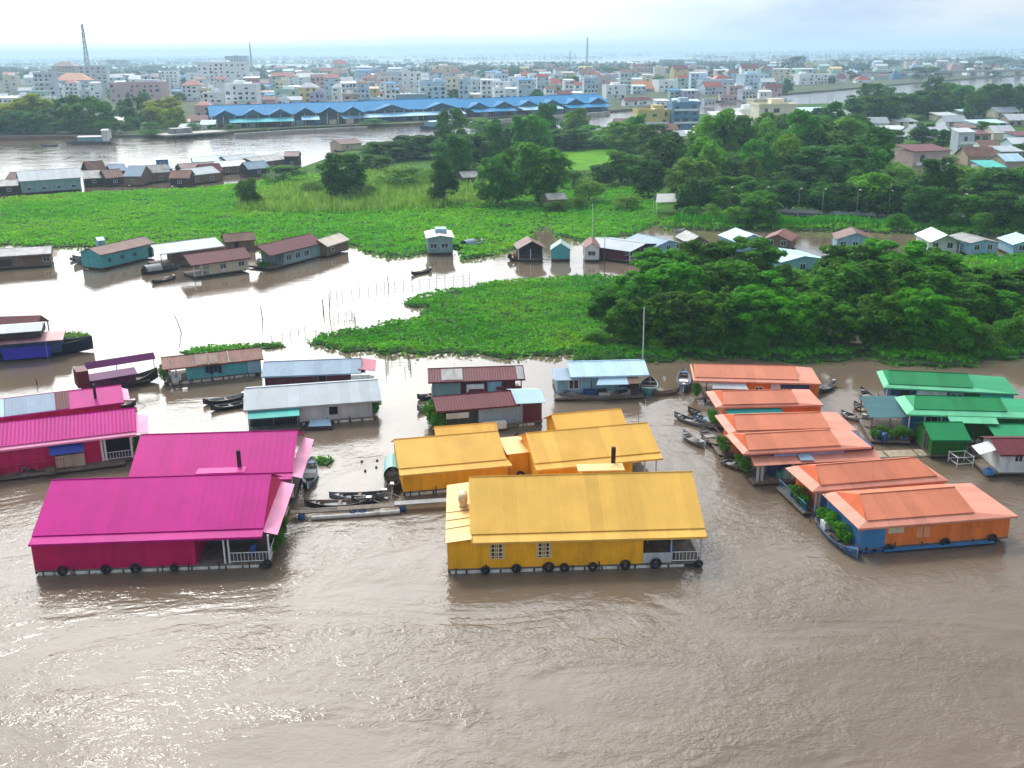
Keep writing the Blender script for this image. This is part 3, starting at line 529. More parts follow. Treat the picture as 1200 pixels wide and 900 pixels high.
def house(label, fl, fr, W, h, rise, roof, wall, cat='floating house', group=None, name='floating_house', xwall=(0, None), over=.35, sk=(.9, 0, 0, 0), skr=.28, hip=(0, 0), ridge=.5, deck=.45, mats={}, turn=False, floats='foam', walls=None, back_open=0.0, ends=(0, 0), endm=None):
    a, b = at(*fl), at(*fr); d = b-a; L = d.length; ang = math.atan2(d.y, d.x); org = a
    if turn: org = b; L, W = W, L; ang += math.pi/2
    t = thing(name, label, cat, org, ang, group); q = (int(abs(org.x)*31+org.y*17) % 100)/100-.5; t.rotation_euler = (q*.012, (.5-abs(q)*2)*.012, ang)
    x0, x1 = xwall[0], (L if xwall[1] is None else (xwall[1] if xwall[1] > 0 else L+xwall[1]))
    MB().box(0, 0, deck-.16, L, W, deck).build('deck', WOOD, t)
    j = MB()
    for k in range(int(L/1.6)+1): j.box(min(L-.1, k*1.6), .02, .12, min(L, k*1.6+.1), W-.02, deck-.162)
    j.build('raft_beam', DARKW, t)
    n = int((L-.3)/1.3); fm = FLOAT_ if floats == 'foam' else BARREL
    for k in range(n if floats else 0):
        link('float', fm, t, (.2+k*1.3, .22, .1))
        if L < 30 and turn is False and k % 3 == 0: link('float', fm, t, (.2+k*1.3, W-.3, .1))
    if not turn and floats:
        for k in range(int(L/2.2)): link('mooring_stake', STAKE, t, (.6+k*2.2+.3*((k*7) % 5)/5, -.1, 0), 0, (1, 1, .55+.3*((k*3) % 4)/4))
    skf, skb, skl, skr_ = sk
    e = (-over-ends[0], -over, L+over+ends[1], W+over); i = (e[0]+skl, e[1]+skf, e[2]-skr_, e[3]-skb); ze = h-.02; zi = ze+(skr if any(sk) else 0)
    ry = i[1]+(i[3]-i[1])*ridge; zr = zi+rise; r = (i[0]+hip[0], i[2]-hip[1], ry)
    f = roof_faces(e, ze, i, zi, r, zr); ms = [roof]; mb = MB()
    for k, q in f.items():
        if not q: continue
        m_ = mats.get(k, roof)
        if m_ not in ms: ms.append(m_)
        mb.slab(q, .05, ms.index(m_))
    # ridge cap and fascia
    mb.tube([(r[0], ry, zr+.01), (r[1], ry, zr+.01)], .06, 5, 0)
    mb.box(e[0], e[1]-.03, ze-.17, e[2], e[1]-.003, ze+.01, ms.index(mats['fascia']) if mats.get('fascia') in ms else 0)
    ro = mb.build('roof', ms, t)
    # walls: a box with gable ends where there is no hip
    y1w = W-back_open; wb = MB(); wb.box(x0, 0, deck+.004, x1, y1w, h-.08)
    if not hip[0] or not hip[1]:
        def ztop(y):
            if y < i[1]: return ze+(zi-ze)*(y-e[1])/max(.01, i[1]-e[1])
            if y > i[3]: return ze+(zi-ze)*(e[3]-y)/max(.01, e[3]-i[3])
            return zi+rise*((y-i[1])/(ry-i[1]) if y < ry else (i[3]-y)/(i[3]-ry))
        ys = sorted({0.0, max(0, i[1]), ry, min(y1w, i[3]), y1w}); prof = [(0.0, h-.079)]+[(y, max(h-.079, ztop(y)-.09)) for y in ys]+[(y1w, h-.079)]
        g0, g1 = max(x0, i[0]+hip[0]*.9+.12), min(x1, i[2]-hip[1]*.9-.12)
        wb.extrx(prof, g0, g1)
    wb.build('wall', wall, t); CUR.update(h=h, i=i, ry=ry, zi=zi, zr=zr)
    return t, L, ro
def chimney(t, x, y, z0, z1, r=.16): MB().tube([(x, y, z0), (x, y, z1)], r, 8).build('chimney', CHIM, t)
def lean(t, q, m, th=.05, name='lean_to_roof'): return MB().slab(q, th).build(name, m, t)
def patch(t, x0, x1, f0, f1, m, th=.04):
    y = lambda f: CUR['i'][1]+(CUR['ry']-CUR['i'][1])*f
    z = lambda f: CUR['zi']+(CUR['zr']-CUR['zi'])*f+.05
    return MB().slab([(x0, y(f0), z(f0)), (x1, y(f0), z(f0)), (x1, y(f1), z(f1)), (x0, y(f1), z(f1))], th).build('roof_patch', m, t)
# ---------------------------------------------------------------- magenta houses
MG = 'magenta floating houses'
t, L, _ = house('front magenta floating house nearest the camera, open porch at its right end', (42, 675), (318, 664), 10.5, 2.85, 2.45, PINK, PINKW, group=MG, xwall=(0, 12.2), sk=(.95, 0, 0, 0), ends=(-.25, -.75), over=.3)
MB().add([(x, y, z) for x in (L-.62, L-.52) for y, z in ((.1, 2.75), (.65, 3.02), (5.7, 5.42), (10.4, 3.0), (10.4, 2.75))], [(0, 1, 2, 3, 4), (9, 8, 7, 6, 5), (0, 5, 6, 1), (1, 6, 7, 2), (2, 7, 8, 3), (3, 8, 9, 4), (4, 9, 5, 0)]).build('gable_end', PINKW, t)
for p in ((14.4, .1), (14.75, .1), (L-.1, .12), (L-.1, 4), (L-.1, 8)): post(t, p[0], p[1], .45, 3.2)
railing(t, 14.8, .1, L-.1, .1, .45); railing(t, L-.08, .2, L-.08, 6, .45)
lean(t, [(L-.7, .4, 2.95), (L+.6, .4, 2.6), (L+.6, 10.2, 2.6), (L-.7, 10.2, 2.95)], PINKL, name='end_roof')
tyres(t, (2.1, 5.4, 7.6, 10.7, L-.2)); chimney(t, 14.6, 7.35, 3.6, 7.0, .18)
lean(t, [(11.3, 5.95, 5.62), (15.2, 5.95, 5.62), (15.2, 7.1, 5.62), (11.3, 7.1, 5.62)], PINK, .1); MB().box(11.6, 6.1, 4.4, 14.9, 6.9, 5.518).build('vent_box', PINKW, t)
plants(t, [(L+.1, 1.6, .45), (L+.2, 2.6, .45), (L+.1, 3.6, .45), (L+.2, 4.7, .45), (L, 5.7, .45)], .95)
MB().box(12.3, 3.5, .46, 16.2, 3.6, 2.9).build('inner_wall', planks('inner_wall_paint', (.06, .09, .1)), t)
t, L, _ = house('second magenta floating house, behind the front one, pale pink flap on its right end', (155, 595), (345, 588), 9.6, 2.45, 2.2, PINK, PINKW, group=MG, xwall=(0, 9.8), sk=(.95, 0, 0, 0), ends=(-.2, -.4))
for p in ((10.6, .1), (12.2, .1), (L-.1, .1)): post(t, p[0], p[1], .45, 3.0)
MB().box(9.9, 1.2, .46, L-.4, 1.3, 2.7).build('inner_wall', planks('beige_wall', (.45, .38, .28)), t)
lean(t, [(L-.3, .1, 2.6), (L+.8, .1, 2.3), (L+.8, 9.4, 2.4), (L-.3, 9.4, 2.7)], PINKL, name='end_roof'); railing(t, 10.6, .05, L-.1, .05, .45)
t, L, _ = house('long corrugated magenta house at the left edge with a white framed porch', (-60, 568), (160, 540), 6.2, 2.95, 1.35, sheet('magenta_ribbed', (.52, .001, .215), corr=.35, cdepth=.04), PINKW, group=MG, xwall=(0, -3.0), sk=(.5, 0, 0, 0), skr=.18, mats={'sf': PINKL, 'fascia': PINKL}, floats='')
for p in ((L-3.0, .08), (L-.3, .08), (L-2.7, .08)): post(t, p[0], p[1], .45, 2.9, METW, .09)
railing(t, 2, -.5, L-6.4, -.5, .35, 1.0, mat('red_paint', (.4, .03, .05), .5)); railing(t, L-2.9, .05, L-.3, .05, .45, .8)
MB().slab([(L-7.6, -.9, 2.0), (L-4.6, -.9, 2.0), (L-4.6, 0, 2.7), (L-7.6, 0, 2.7)], .03).build('tarp', TARPB, t); MB().box(L-7.2, -.5, .46, L-4.6, -.1, 1.7).build('storage_box', planks('beige_wall', 0), t)
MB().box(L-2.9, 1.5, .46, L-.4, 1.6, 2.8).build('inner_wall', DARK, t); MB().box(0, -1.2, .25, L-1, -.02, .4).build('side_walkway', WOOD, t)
lean(t, [(L+.2, 0, 3.05), (L+1.4, .2, 2.7), (L+1.4, 5.2, 2.9), (L+.2, 5.6, 3.1)], PINKL, name='end_roof'); plants(t, [(L+.2, .4, .45), (L+.5, 1.2, .45), (L+.3, 2.2, .45)], 1.2)
t, L, _ = house('magenta house with a blue grey sheet in its roof, behind the long corrugated one', (-60, 528), (145, 500), 5.2, 2.9, 1.1, PINK, PINKW, group=MG, sk=(0, 0, 0, 0), floats='')
patch(t, 5.6, 10.4, .02, .97, BLUG); patch(t, .5, 5.55, .02, .97, PALB); patch(t, 10.45, 11.8, .02, .97, MAR); chimney(t, L-2.4, .9, 3.2, 4.9, .15)
lean(t, [(L+.3, .2, 3.0), (L+1.0, .3, 2.8), (L+1.0, 4.2, 2.9), (L+.3, 4.4, 3.1)], PINKL, name='end_roof')
# ---------------------------------------------------------------- yellow houses
YG = 'yellow floating houses'
t, L, _ = house('large yellow floating house in front, two grilled windows and an open porch at right', (525, 673), (822, 663), 10.4, 2.75, 2.6, YEL, YELW, group=YG, xwall=(0, 15.0), sk=(.95, 0, 0, 0), ends=(-2.0, 0), mats={'sl': YELL, 'fascia': YELL}, over=.25)
lean(t, [(-.12, -.28, 2.8), (1.85, -.28, 3.05), (1.85, 10.6, 3.05), (-.12, 10.6, 2.8)], YELL, name='side_roof'); MB().box(.02, .02, 2.668, 1.8, 10.38, 2.74).build('wall_plate', YELW, t)
for x in (3.75, 7.35): window_part(t, x, -.03, 1.2, 1.15, 1.5, bars=4, pane=DARK, fm=mat('pale_yellow_paint', (.75, .55, .3)))
for p in ((17.2, .1), (L-.1, .12), (L-.1, 4.4), (L-.1, 8.8), (16.0, 3.4)): post(t, p[0], p[1], .45, 3.25, mat('grey_metal', (.45, .45, .44), .5), .05)
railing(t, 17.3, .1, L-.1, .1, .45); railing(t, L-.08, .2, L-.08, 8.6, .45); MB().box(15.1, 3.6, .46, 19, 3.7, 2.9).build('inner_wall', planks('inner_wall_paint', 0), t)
MB().box(15.02, .03, .46, 17.2, .1, 1.3).build('low_wall', planks('grey_wall', 0), t)
tyres(t, (3.0, 5.3, 7.7, 9.0, 11.2, 13.6, 15.9, L-.15)); chimney(t, 13.7, 7.65, 4.0, 7.1, .19)
lean(t, [(10.6, 5.95, 5.78), (14.4, 5.95, 5.78), (14.4, 7.4, 5.78), (10.6, 7.4, 5.78)], YELL, .1); MB().box(10.9, 6.1, 4.6, 14.1, 7.2, 5.678).build('vent_box', YELW, t)
tk = MB().tube([(0, 0, 0), (1.3, 0, 0)], .38, 12).build('water_tank', mat('cream_tank', (.62, .5, .33), .4), t, True, loc=(1.25, 5.2, 3.8), rz=1.57); MB().box(.1, -.3, -.75, .2, .3, -.3).box(1.1, -.3, -.75, 1.2, .3, -.3).build('tank_stand', STEEL, tk)
mb = MB()
for k in range(3): mb.tube([(-.1, 2.0+k*1.5, 2.84), (1.8, 2.1+k*1.4, 3.08)], .025, 4)
mb.build('pipe', DARKW, t)
t, L, _ = house('yellow floating house at left whose front wall faces the plank walkway', (473, 582), (596, 570), 7.2, 2.25, 1.5, YEL, YELW, group=YG, sk=(.95, 0, 0, .4), over=.3, mats={'fascia': YELL})
t, L, _ = house('short plain yellow roofed house peeking out behind the left yellow house', (516, 541), (581, 536), 2.8, 2.3, 0.85, YEL, YELW, group=YG, sk=(0, 0, 0, 0))
t, L, _ = house('middle yellow floating house with a boxy annex on its left', (632, 583), (770, 570), 7.2, 2.85, 1.6, YEL, YELW, group=YG, xwall=(0, -2.4), sk=(.9, 0, 0, 0), mats={'fascia': YELL})
for p in ((L-1.2, .1), (L-.1, .1), (L-.1, 5.2)): post(t, p[0], p[1], .45, 3.3)
railing(t, L-2.3, .1, L-.1, .1, .45); MB().box(-1.9, 4.2, .3, -.02, 8.2, 2.75).build('annex', YELW, t); lean(t, [(-2.1, 4.0, 2.8), (.1, 4.0, 2.84), (.1, 8.4, 2.84), (-2.1, 8.4, 2.8)], YELL); tyres(t, (-.9,), 3.9, .7)
t, L, _ = house('small yellow roofed house furthest back of the yellow group', (660, 545), (735, 538), 6.6, 2.4, 1.7, YEL, YELW, group=YG, sk=(0, 0, 0, 0))
# ---------------------------------------------------------------- orange houses
OG = 'orange floating houses'
OM = {'ml': ORAD, 'sl': ORAL, 'sf': ORAL, 'sr': ORAL, 'fascia': ORAL}  # left hips painted darker, skirts paler, for how sheen falls on each slope
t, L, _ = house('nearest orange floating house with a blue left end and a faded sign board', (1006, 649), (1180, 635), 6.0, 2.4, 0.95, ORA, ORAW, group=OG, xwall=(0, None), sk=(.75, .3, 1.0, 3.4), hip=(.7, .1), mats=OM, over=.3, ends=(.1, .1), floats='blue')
MB().box(.02, -.03, .46, 2.1, -.004, 2.2).build('wall_panel', BLUW, t); MB().box(-.03, .05, .46, -.004, 5.9, 2.2).build('wall_panel', BLUW, t)
MB().box(2.3, -.05, 1.6, 3.6, -.01, 2.15).build('sign_board', mat('sign_cream', (.62, .58, .38), .6, .1, 3, stain=(.2, .2, .14), stainamt=.8), t)
vv = MB()
for ix in range(2):
    for k in range(4): vv.box(4.75+ix*.62+k*.13, -.03, 1.0, 4.83+ix*.62+k*.13, -.004, 1.95)
vv.build('wall_vent', mat('pale_orange_paint', (.8, .36, .2)), t)
tyres(t, (2.5, 7.2, 11.2)); MB().box(2.0, -.4, .2, 11.3, -.05, .32).build('side_walkway', BLUW, t)
MB().box(-1.1, 0, .28, -.05, 6.0, .42).build('side_deck', WOOD, t); plants(t, [(-.6, .9+.75*k, .42) for k in range(7)], 1.05)
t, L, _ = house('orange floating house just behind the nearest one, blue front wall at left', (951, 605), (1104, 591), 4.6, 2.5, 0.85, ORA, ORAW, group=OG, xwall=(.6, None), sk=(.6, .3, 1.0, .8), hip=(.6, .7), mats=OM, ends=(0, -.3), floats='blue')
MB().box(.62, -.03, .46, 6.2, -.004, 2.4).build('wall_panel', BLUW, t)
for x in (2.4, 4.6): window_part(t, x, -.06, 1.0, 1.2, 1.1, fm=BLUW)
for x in (.15, .5): post(t, x, -.2, .45, 2.6, mat('pale_blue_paint', (.3, .45, .55)))
railing(t, -.6, 0, -.6, 5.4, .4, .8, BLUW); MB().box(-.8, 0, .25, .1, 5.6, .4).build('side_deck', WOOD, t); plants(t, [(-.2, 1+k*.8, .4) for k in range(4)], 1.1)
t, L, _ = house('orange house with a lower awning roof along its dark open front', (882, 564), (1020, 556), 4.2, 2.95, 0.72, ORA, DBLW, group=OG, xwall=(1.5, None), sk=(.4, .2, .6, 2.9), skr=.2, hip=(.4, .1), mats=OM, ends=(.9, -.7))
lean(t, [(-.4, -1.3, 2.1), (L+.2, -1.3, 2.1), (L+.2, .1, 2.5), (-.4, .1, 2.5)], ORAL, name='awning'); MB().slab([(1.8, -.3, 2.5), (8.5, -.3, 2.5), (8.5, .0, 2.75), (1.8, .0, 2.75)], .03).build('tarp', mat('lilac_tarp', (.35, .38, .6), .5, .2, 1), t); MB().slab([(4.0, -1.1, 2.3), (5.3, -1.2, 2.3), (5.0, .0, 2.75), (3.9, .0, 2.75)], .04).build('roof_patch', BLUG, t)
for x in (.1, .5, 3.4, 6.4): post(t, x, -.9, .3, 2.15, mat('grey_metal', 0), .1)
MB().box(-.4, -1.2, .2, L-.5, -.02, .42).build('side_walkway', WOOD, t); MB().box(2.6, -.8, .43, 4.2, -.2, 1.3).box(4.6, -.7, .43, 5.3, -.2, 1.0).build('storage_box', planks('teal_grey_wall', 0), t); plants(t, [(-.3, .6+.9*k, .45) for k in range(4)], .95)
t, L, _ = house('orange roofed house third from the back, its front wall hidden by the next roof', (862, 538), (1000, 533), 4.6, 2.8, 0.75, ORA, ORAW, group=OG, sk=(.35, .2, .8, 2.6), skr=.2, hip=(.4, .1), mats=OM, ends=(.6, -.4))
plants(t, [(-.9, .3+.8*k, .45) for k in range(4)], 1.0); MB().box(-1.6, 0, .25, -.02, 4.6, .42).build('side_deck', WOOD, t)
t, L, _ = house('orange roofed house second from the back with a teal awning on its front', (847, 504), (960, 502), 4.4, 2.7, 0.7, ORA, ORAW, group=OG, xwall=(.5, None), sk=(.35, .2, .8, 2.6), skr=.18, hip=(.4, .1), mats=OM, ends=(.6, -.2))
lean(t, [(.2, -1.1, 2.0), (6.0, -1.1, 2.0), (6.0, .0, 2.45), (.2, .0, 2.45)], TEAL, name='awning'); plants(t, [(-.8, .3+.8*k, .45) for k in range(4)], .95); MB().box(-1.5, 0, .25, -.02, 4.6, .42).build('side_deck', WOOD, t)
t, L, _ = house('furthest orange roofed house beside the mangroves, white awning over its front', (826, 471), (958, 474), 5.4, 2.65, 0.8, ORA, ORAW, group=OG, xwall=(1.8, None), sk=(.7, .2, .2, 2.4), skr=.2, mats=OM, ends=(1.1, -.2))
lean(t, [(.6, -1.1, 2.0), (4.6, -1.1, 2.0), (4.3, 0, 2.5), (.9, 0, 2.5)], WHS, name='awning'); MB().box(7.2, -.05, .6, 11.4, -.006, 2.35).build('wall_panel', DBLW, t); window_part(t, 5.9, -.03, 1.0, .9, 1.0); MB().slab([(7.1, -.5, .9), (8.4, -.5, .9), (8.2, -.08, 2.4), (7.2, -.08, 2.4)], .03).build('tarp', WHS, t)
for x in (.1, 1.7): post(t, x, .1, .45, 3.1, WOOD)
plants(t, [(-.9, .5+.8*k, .45) for k in range(3)], .9)
# ---------------------------------------------------------------- green houses
GG = 'green floating houses'
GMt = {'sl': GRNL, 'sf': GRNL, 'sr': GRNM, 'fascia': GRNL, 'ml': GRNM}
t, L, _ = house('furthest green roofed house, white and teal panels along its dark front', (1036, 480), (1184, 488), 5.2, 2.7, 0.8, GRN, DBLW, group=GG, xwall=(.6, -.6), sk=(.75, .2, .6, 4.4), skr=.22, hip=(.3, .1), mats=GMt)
MB().box(3.2, -.05, .5, 6.3, -.006, 2.45).build('wall_panel', WHW, t); MB().box(8.4, -.05, .5, 10.9, -.006, 2.45).build('wall_panel', GRNW, t)
for x in (3.9, 4.6, 5.4): window_part(t, x, -.09, .9, .5, 1.0, fm=WHW)
lean(t, [(9.6, -1.3, 1.7), (12.9, -1.3, 1.7), (13.0, 0, 2.45), (9.6, 0, 2.45)], TEAL, name='awning'); door_part(t, 2.0, -.02, .46, 1.2, 2.1); window_part(t, 7.3, -.03, 1.1, 1.3, 1.2)
for x in (.1, 1.1, L-.3): post(t, x, .1, .45, 3.3, METW)
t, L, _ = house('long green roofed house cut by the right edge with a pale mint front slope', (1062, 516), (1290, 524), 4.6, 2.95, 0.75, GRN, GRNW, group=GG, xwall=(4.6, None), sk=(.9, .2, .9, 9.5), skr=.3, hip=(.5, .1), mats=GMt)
MB().box(.5, 1.5, .46, 4.55, 4.4, 2.7).build('wall_panel', BLUW, t); lean(t, [(3.6, -1.5, 2.6), (8.2, -1.5, 2.6), (8.2, -.3, 2.9), (3.6, -.3, 2.9)], GRNL, name='awning'); window_part(t, 2.6, 1.45, 1.0, 1.3, 1.2, fm=METW)
for x in (.1, 1.6, 3.2): post(t, x, .1, .45, 3.2, METW, .05)
lean(t, [(-3.6, .6, 2.1), (.2, .6, 2.3), (.2, 6.5, 2.6), (-3.6, 6.5, 2.4)], sheet('dark_teal_net', (.05, .13, .14), rough=.8), name='side_shelter'); MB().box(-3.8, -1.4, .2, .1, 7, .4).build('side_deck', WOOD, t)
for p in ((-3.4, .7), (-3.4, 6.3), (-1.6, .7)): post(t, p[0], p[1], .4, 2.2, WOOD)
plants(t, [(-3.4+.6*k, -.6-.2*(k % 2), .4) for k in range(7)], 1.0)
t, L, _ = house('small solid green shed with a gable roof standing in front of the long green house', (1090, 538), (1131, 538), 4.4, 2.1, 0.95, GRN, GRNW, cat='floating shed', group=GG, name='floating_shed', sk=(0, 0, 0, 0), over=.25, mats={'fascia': GRNM}, floats='', xwall=(0, None))
door_part(t, -.04, 1.5, .46, .9, 1.9, DARK, 'x'); MB().box(L, -.2, .25, L+1.3, 2.4, .4).build('side_deck', WOOD, t); post(t, L+1.1, .2, .4, 2.2, WOOD)
t, L, _ = house('green shed at the right edge with its flat sloping roof and open front', (1166, 533), (1290, 534), 4.2, 2.0, 0.45, GRNM, GRNW, cat='floating shed', group=GG, name='floating_shed', xwall=(2.4, None), sk=(0, 0, 0, 0), floats='')
post(t, .1, .1, .4, 2.6, WOOD); post(t, .1, 3.4, .4, 2.6, WOOD); railing(t, .1, .1, 2.3, .1, .45, .8, GRNM)
t, L, _ = house('small white walled shack with a maroon roof at the right edge', (1170, 559), (1236, 559), 4.0, 2.4, .7, MAR, WHW, cat='floating shed', name='floating_shed', sk=(0, 0, 0, 0), floats='')
window_part(t, 1.6, -.03, 1.5, .8, .7); MB().slab([(-1.7, .6, 2.0), (-.1, .6, 2.5), (-.1, 2.6, 2.6), (-1.7, 2.6, 2.1)], .05).build('side_awning', WHS, t); MB().box(-1.2, 0, .2, 0, 3.4, .4).build('side_deck', WOOD, t); door_part(t, 3.2, -.03, .46, .9, 1.9, PBW)
# ---------------------------------------------------------------- middle row: grey, teal, maroon, pale blue
t, L, _ = house('long pale grey floating house with a teal awning and one square black window', (352, 499), (441, 492), 7.4, 2.35, 1.1, GREY, GRYW, xwall=(0, -.4), sk=(0, 0, 0, 0), ends=(5.4, .3))
window_part(t, 3.6, -.03, 1.05, .9, .85, fm=DARK, pane=DARK); MB().slab([(-5.3, -1.6, 1.75), (0, -1.6, 1.75), (0, -.02, 2.15), (-5.3, -.02, 2.15)], .05).build('awning', TEAL, t)
MB().box(-5.2, 0, .46, -.01, 7.3, 2.25).build('wall_panel', TEGW, t); MB().box(-5.3, -1.7, .2, 0, -.02, .4).build('side_walkway', WOOD, t); railing(t, -5.2, -1.6, -.1, -1.6, .4, 1.2, mat('dark_teal_paint', (.02, .1, .1)))
for x in (-5.2, -2.7, -.1): post(t, x, -1.55, .4, 1.75, WOOD)
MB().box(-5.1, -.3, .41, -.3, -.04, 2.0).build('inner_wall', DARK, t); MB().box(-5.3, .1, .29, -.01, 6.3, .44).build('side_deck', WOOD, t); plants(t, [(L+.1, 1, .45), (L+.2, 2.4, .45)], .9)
t, L, _ = house('blue grey roofed house with a maroon front behind the pale grey one', (312, 464), (437, 459), 5, 2.5, 0.95, BLUG, MARW, xwall=(0, -1.0), sk=(0, 0, 0, 0), ends=(0, -1.6))
MB().box(L-2.4, -.9, .4, L-.2, -.05, 2.4).build('annex', WHW, t); lean(t, [(L-1.6, .2, 2.8), (L+.4, .2, 2.5), (L+.4, 4.4, 2.6), (L-1.6, 4.4, 3.0)], sheet('faded_red_sheet', (.42, .1, .14)), name='end_roof'); door_part(t, 6.6, -.03, .46, 1.0, 2.0)
t, L, _ = house('teal walled floating house with a rusty brown roof and laundry on its front', (196, 452), (307, 440), 4.4, 2.2, 0.8, RUST, TEALW, xwall=(2.4, None), sk=(0, 0, 0, 0))
for x in (.1, 1.2): post(t, x, .1, .45, 2.7, WOOD)
lan = MB()
for k, x in enumerate((4.6, 5.1, 5.6, 6.1)): lan.box(x, -.12, 1.1-.2*(k % 2), x+.42, -.06, 1.9)
lan.build('laundry', mat('dark_cloth', (.03, .02, .05), .9, .4, 4), t); MB().box(L-1.6, -.2, .46, L-.1, -.02, 1.95).build('annex', PBW, t); patch(t, 3.6, 6.2, .05, .9, BRN); patch(t, 7.4, 7.55, 0, 1, OLDG); patch(t, 5.0, 5.12, 0, 1, OLDG)
lc = MB(); lc.box(.6, .3, .46, 1.0, .5, 1.5).box(1.3, .2, .46, 1.7, .4, 1.3).build('storage_box', WHW, t); plants(t, [(-.2, .6, .45), (-.2, 2.0, .45), (-.1, 3.3, .45)], 1.2)
t, L, _ = house('maroon roofed houseboat with a pale sheet on its roof, behind its twin', (506, 472), (612, 468), 4.6, 2.6, 0.8, MAR, MARW, xwall=(3.4, -.8), sk=(0, 0, 0, 0))
patch(t, 1.2, 3.6, .1, .9, OLDG); patch(t, 9.8, 10.6, .0, .95, OLDG); MB().box(.1, .1, .46, 3.35, 4.4, 2.4).build('wall_panel', TEGW, t); MB().box(4.0, -.3, 1.2, 6.0, -.05, 2.1).build('laundry', WHW, t); MB().box(6.4, -.06, .5, 8.0, -.01, 2.4).build('wall_panel', PBW, t)
MB().slab([(4.0, -.9, .9), (6.6, -.9, .9), (6.0, -.1, 1.8), (4.4, -.1, 1.8)], .05).build('tarp', MAR, t); lean(t, [(7.4, -.6, 1.5), (10.2, -.6, 1.5), (10.2, -.1, 1.7), (7.4, -.1, 1.7)], MAR, name='awning'); post(t, L-.1, .1, .45, 3.0, WOOD); railing(t, L-.7, .1, L-.1, .1, .45, .8, DARKW)
t, L, _ = house('maroon roofed houseboat with a pale blue right end and potted plants at left', (513, 508), (636, 497), 4.4, 2.6, 0.8, MAR, BLUG, xwall=(4.4, -2.2), sk=(0, 0, 0, 0), ends=(-.2, -2.9))
lean(t, [(L-3.0, -.4, 2.75), (L+.3, -.3, 2.6), (L+.3, 2.2, 3.3), (L-3.0, 2.2, 3.5)], PALB, name='end_roof'); lean(t, [(L-3.0, 2.2, 3.5), (L+.3, 2.2, 3.3), (L+.3, 4.7, 2.6), (L-3.0, 4.7, 2.75)], PALB, name='end_roof')
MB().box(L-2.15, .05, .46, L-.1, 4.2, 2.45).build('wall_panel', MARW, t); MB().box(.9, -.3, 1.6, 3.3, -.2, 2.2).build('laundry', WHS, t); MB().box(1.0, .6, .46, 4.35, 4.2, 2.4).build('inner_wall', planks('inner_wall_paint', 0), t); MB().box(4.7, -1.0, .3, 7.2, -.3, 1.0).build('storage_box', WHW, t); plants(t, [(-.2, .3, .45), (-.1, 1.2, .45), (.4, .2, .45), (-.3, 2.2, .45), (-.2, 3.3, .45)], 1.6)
for x in (.1, 2.2): post(t, x, .1, .45, 3.0, WOOD)
t, L, _ = house('pale blue corrugated houseboat moored beside the mangroves with boats along it', (653, 466), (752, 463), 5.6, 2.6, 0.85, PALB, PBW, cat='houseboat', name='houseboat', xwall=(4.0, -.6), sk=(0, 0, 0, 0), ends=(-1.8, .4), floats='')
lean(t, [(-.3, -.5, 2.25), (4.2, -.5, 2.25), (4.2, 3.4, 2.5), (-.3, 3.4, 2.5)], BLUG); MB().box(0, 0, .46, 3.9, 3.2, 2.2).build('annex', PBW, t); lean(t, [(4.3, -1.5, 1.9), (8.2, -1.5, 1.9), (8.0, -.1, 2.4), (4.8, -.1, 2.4)], PALB, name='awning'); lean(t, [(8.0, -1.6, 2.0), (9.3, -1.6, 2.0), (9.3, -.2, 2.4), (8.0, -.2, 2.4)], BRN, name='awning_patch')
window_part(t, 1.9, -.03, 1.0, 1.2, 1.1); window_part(t, L-2.0, -.04, 1.1, 1.4, 1.2, fm=DBLW); MB().box(-.4, -1.4, .2, L, -.02, .42).build('side_walkway', WOOD, t); MB().box(L-1.6, -1.0, .43, L-.5, -.2, 1.6).box(4.6, -1.0, .43, 5.6, -.4, 1.1).build('storage_box', DARKW, t)
# ---------------------------------------------------------------- far row on the still water
t, L, _ = house('weathered flat houseboat at the left edge below the green mat', (-40, 319), (60, 312), 6.5, 2.6, .9, OLDG, BRNW, cat='houseboat', name='houseboat', sk=(0, 0, 0, 0), floats=''); MB().box(2, -.06, .6, 8, -.01, 1.9).build('wall_panel', DARKW, t); lean(t, [(9.5, -.6, 2.0), (16, -.6, 2.0), (16, 3, 2.6), (9.5, 3, 2.6)], BRN); window_part(t, 14, -.03, 1.0, 1.2, .9)
t, L, _ = house('teal sided barge house with a brown roof below the green mat', (120, 317), (181, 302), 5.0, 3.0, 1.1, BRN, TEALW, xwall=(0, None), sk=(0, 0, 0, 0), floats='')
for k in range(3): window_part(t, 2.0+3.2*k, -.03, 1.2, 1.0, .9, fm=TEALW)
door_part(t, L-1, -.03, .46, 1.0, 2.0, DARK)
t, L, _ = house('maroon roofed house with a small white veranda in the left far cluster', (228, 327), (292, 318), 5.5, 2.6, 1.5, MAR, CREW, xwall=(3.2, None), sk=(0, 0, 0, 0), over=.6, floats='')
for x in (.1, 1.6, 3.1): post(t, x, .1, .45, 2.6)
railing(t, .1, .1, 3.1, .1, .45); window_part(t, 5.5, -.03, 1.1, 1.2, 1.0); window_part(t, 9.0, -.03, 1.1, 1.2, 1.0)
t, L, _ = house('wide white roofed boathouse between the maroon roof and the dark boats', (190, 316), (262, 306), 7.5, 3.0, 1.2, WHS, BRNW, xwall=(4, None), sk=(0, 0, 0, 0), floats=''); post(t, .1, .1, .45, 3, WOOD); post(t, 2, .1, .45, 3, WOOD)
t, L, _ = house('small brown thatched hut against the mat behind the white boathouse', (266, 296), (299, 293), 4, 2.2, 1.3, BRN, BRNW, cat='floating hut', name='floating_hut', sk=(0, 0, 0, 0), floats=''); door_part(t, 2, -.03, .46, 1, 1.7)
t, L, _ = house('maroon brown roofed stilt house with white window walls right of the cluster', (318, 317), (377, 301), 5.5, 2.9, 1.6, MAR, TEGW, xwall=(3.6, None), sk=(0, 0, 0, 0), over=.5, floats='')
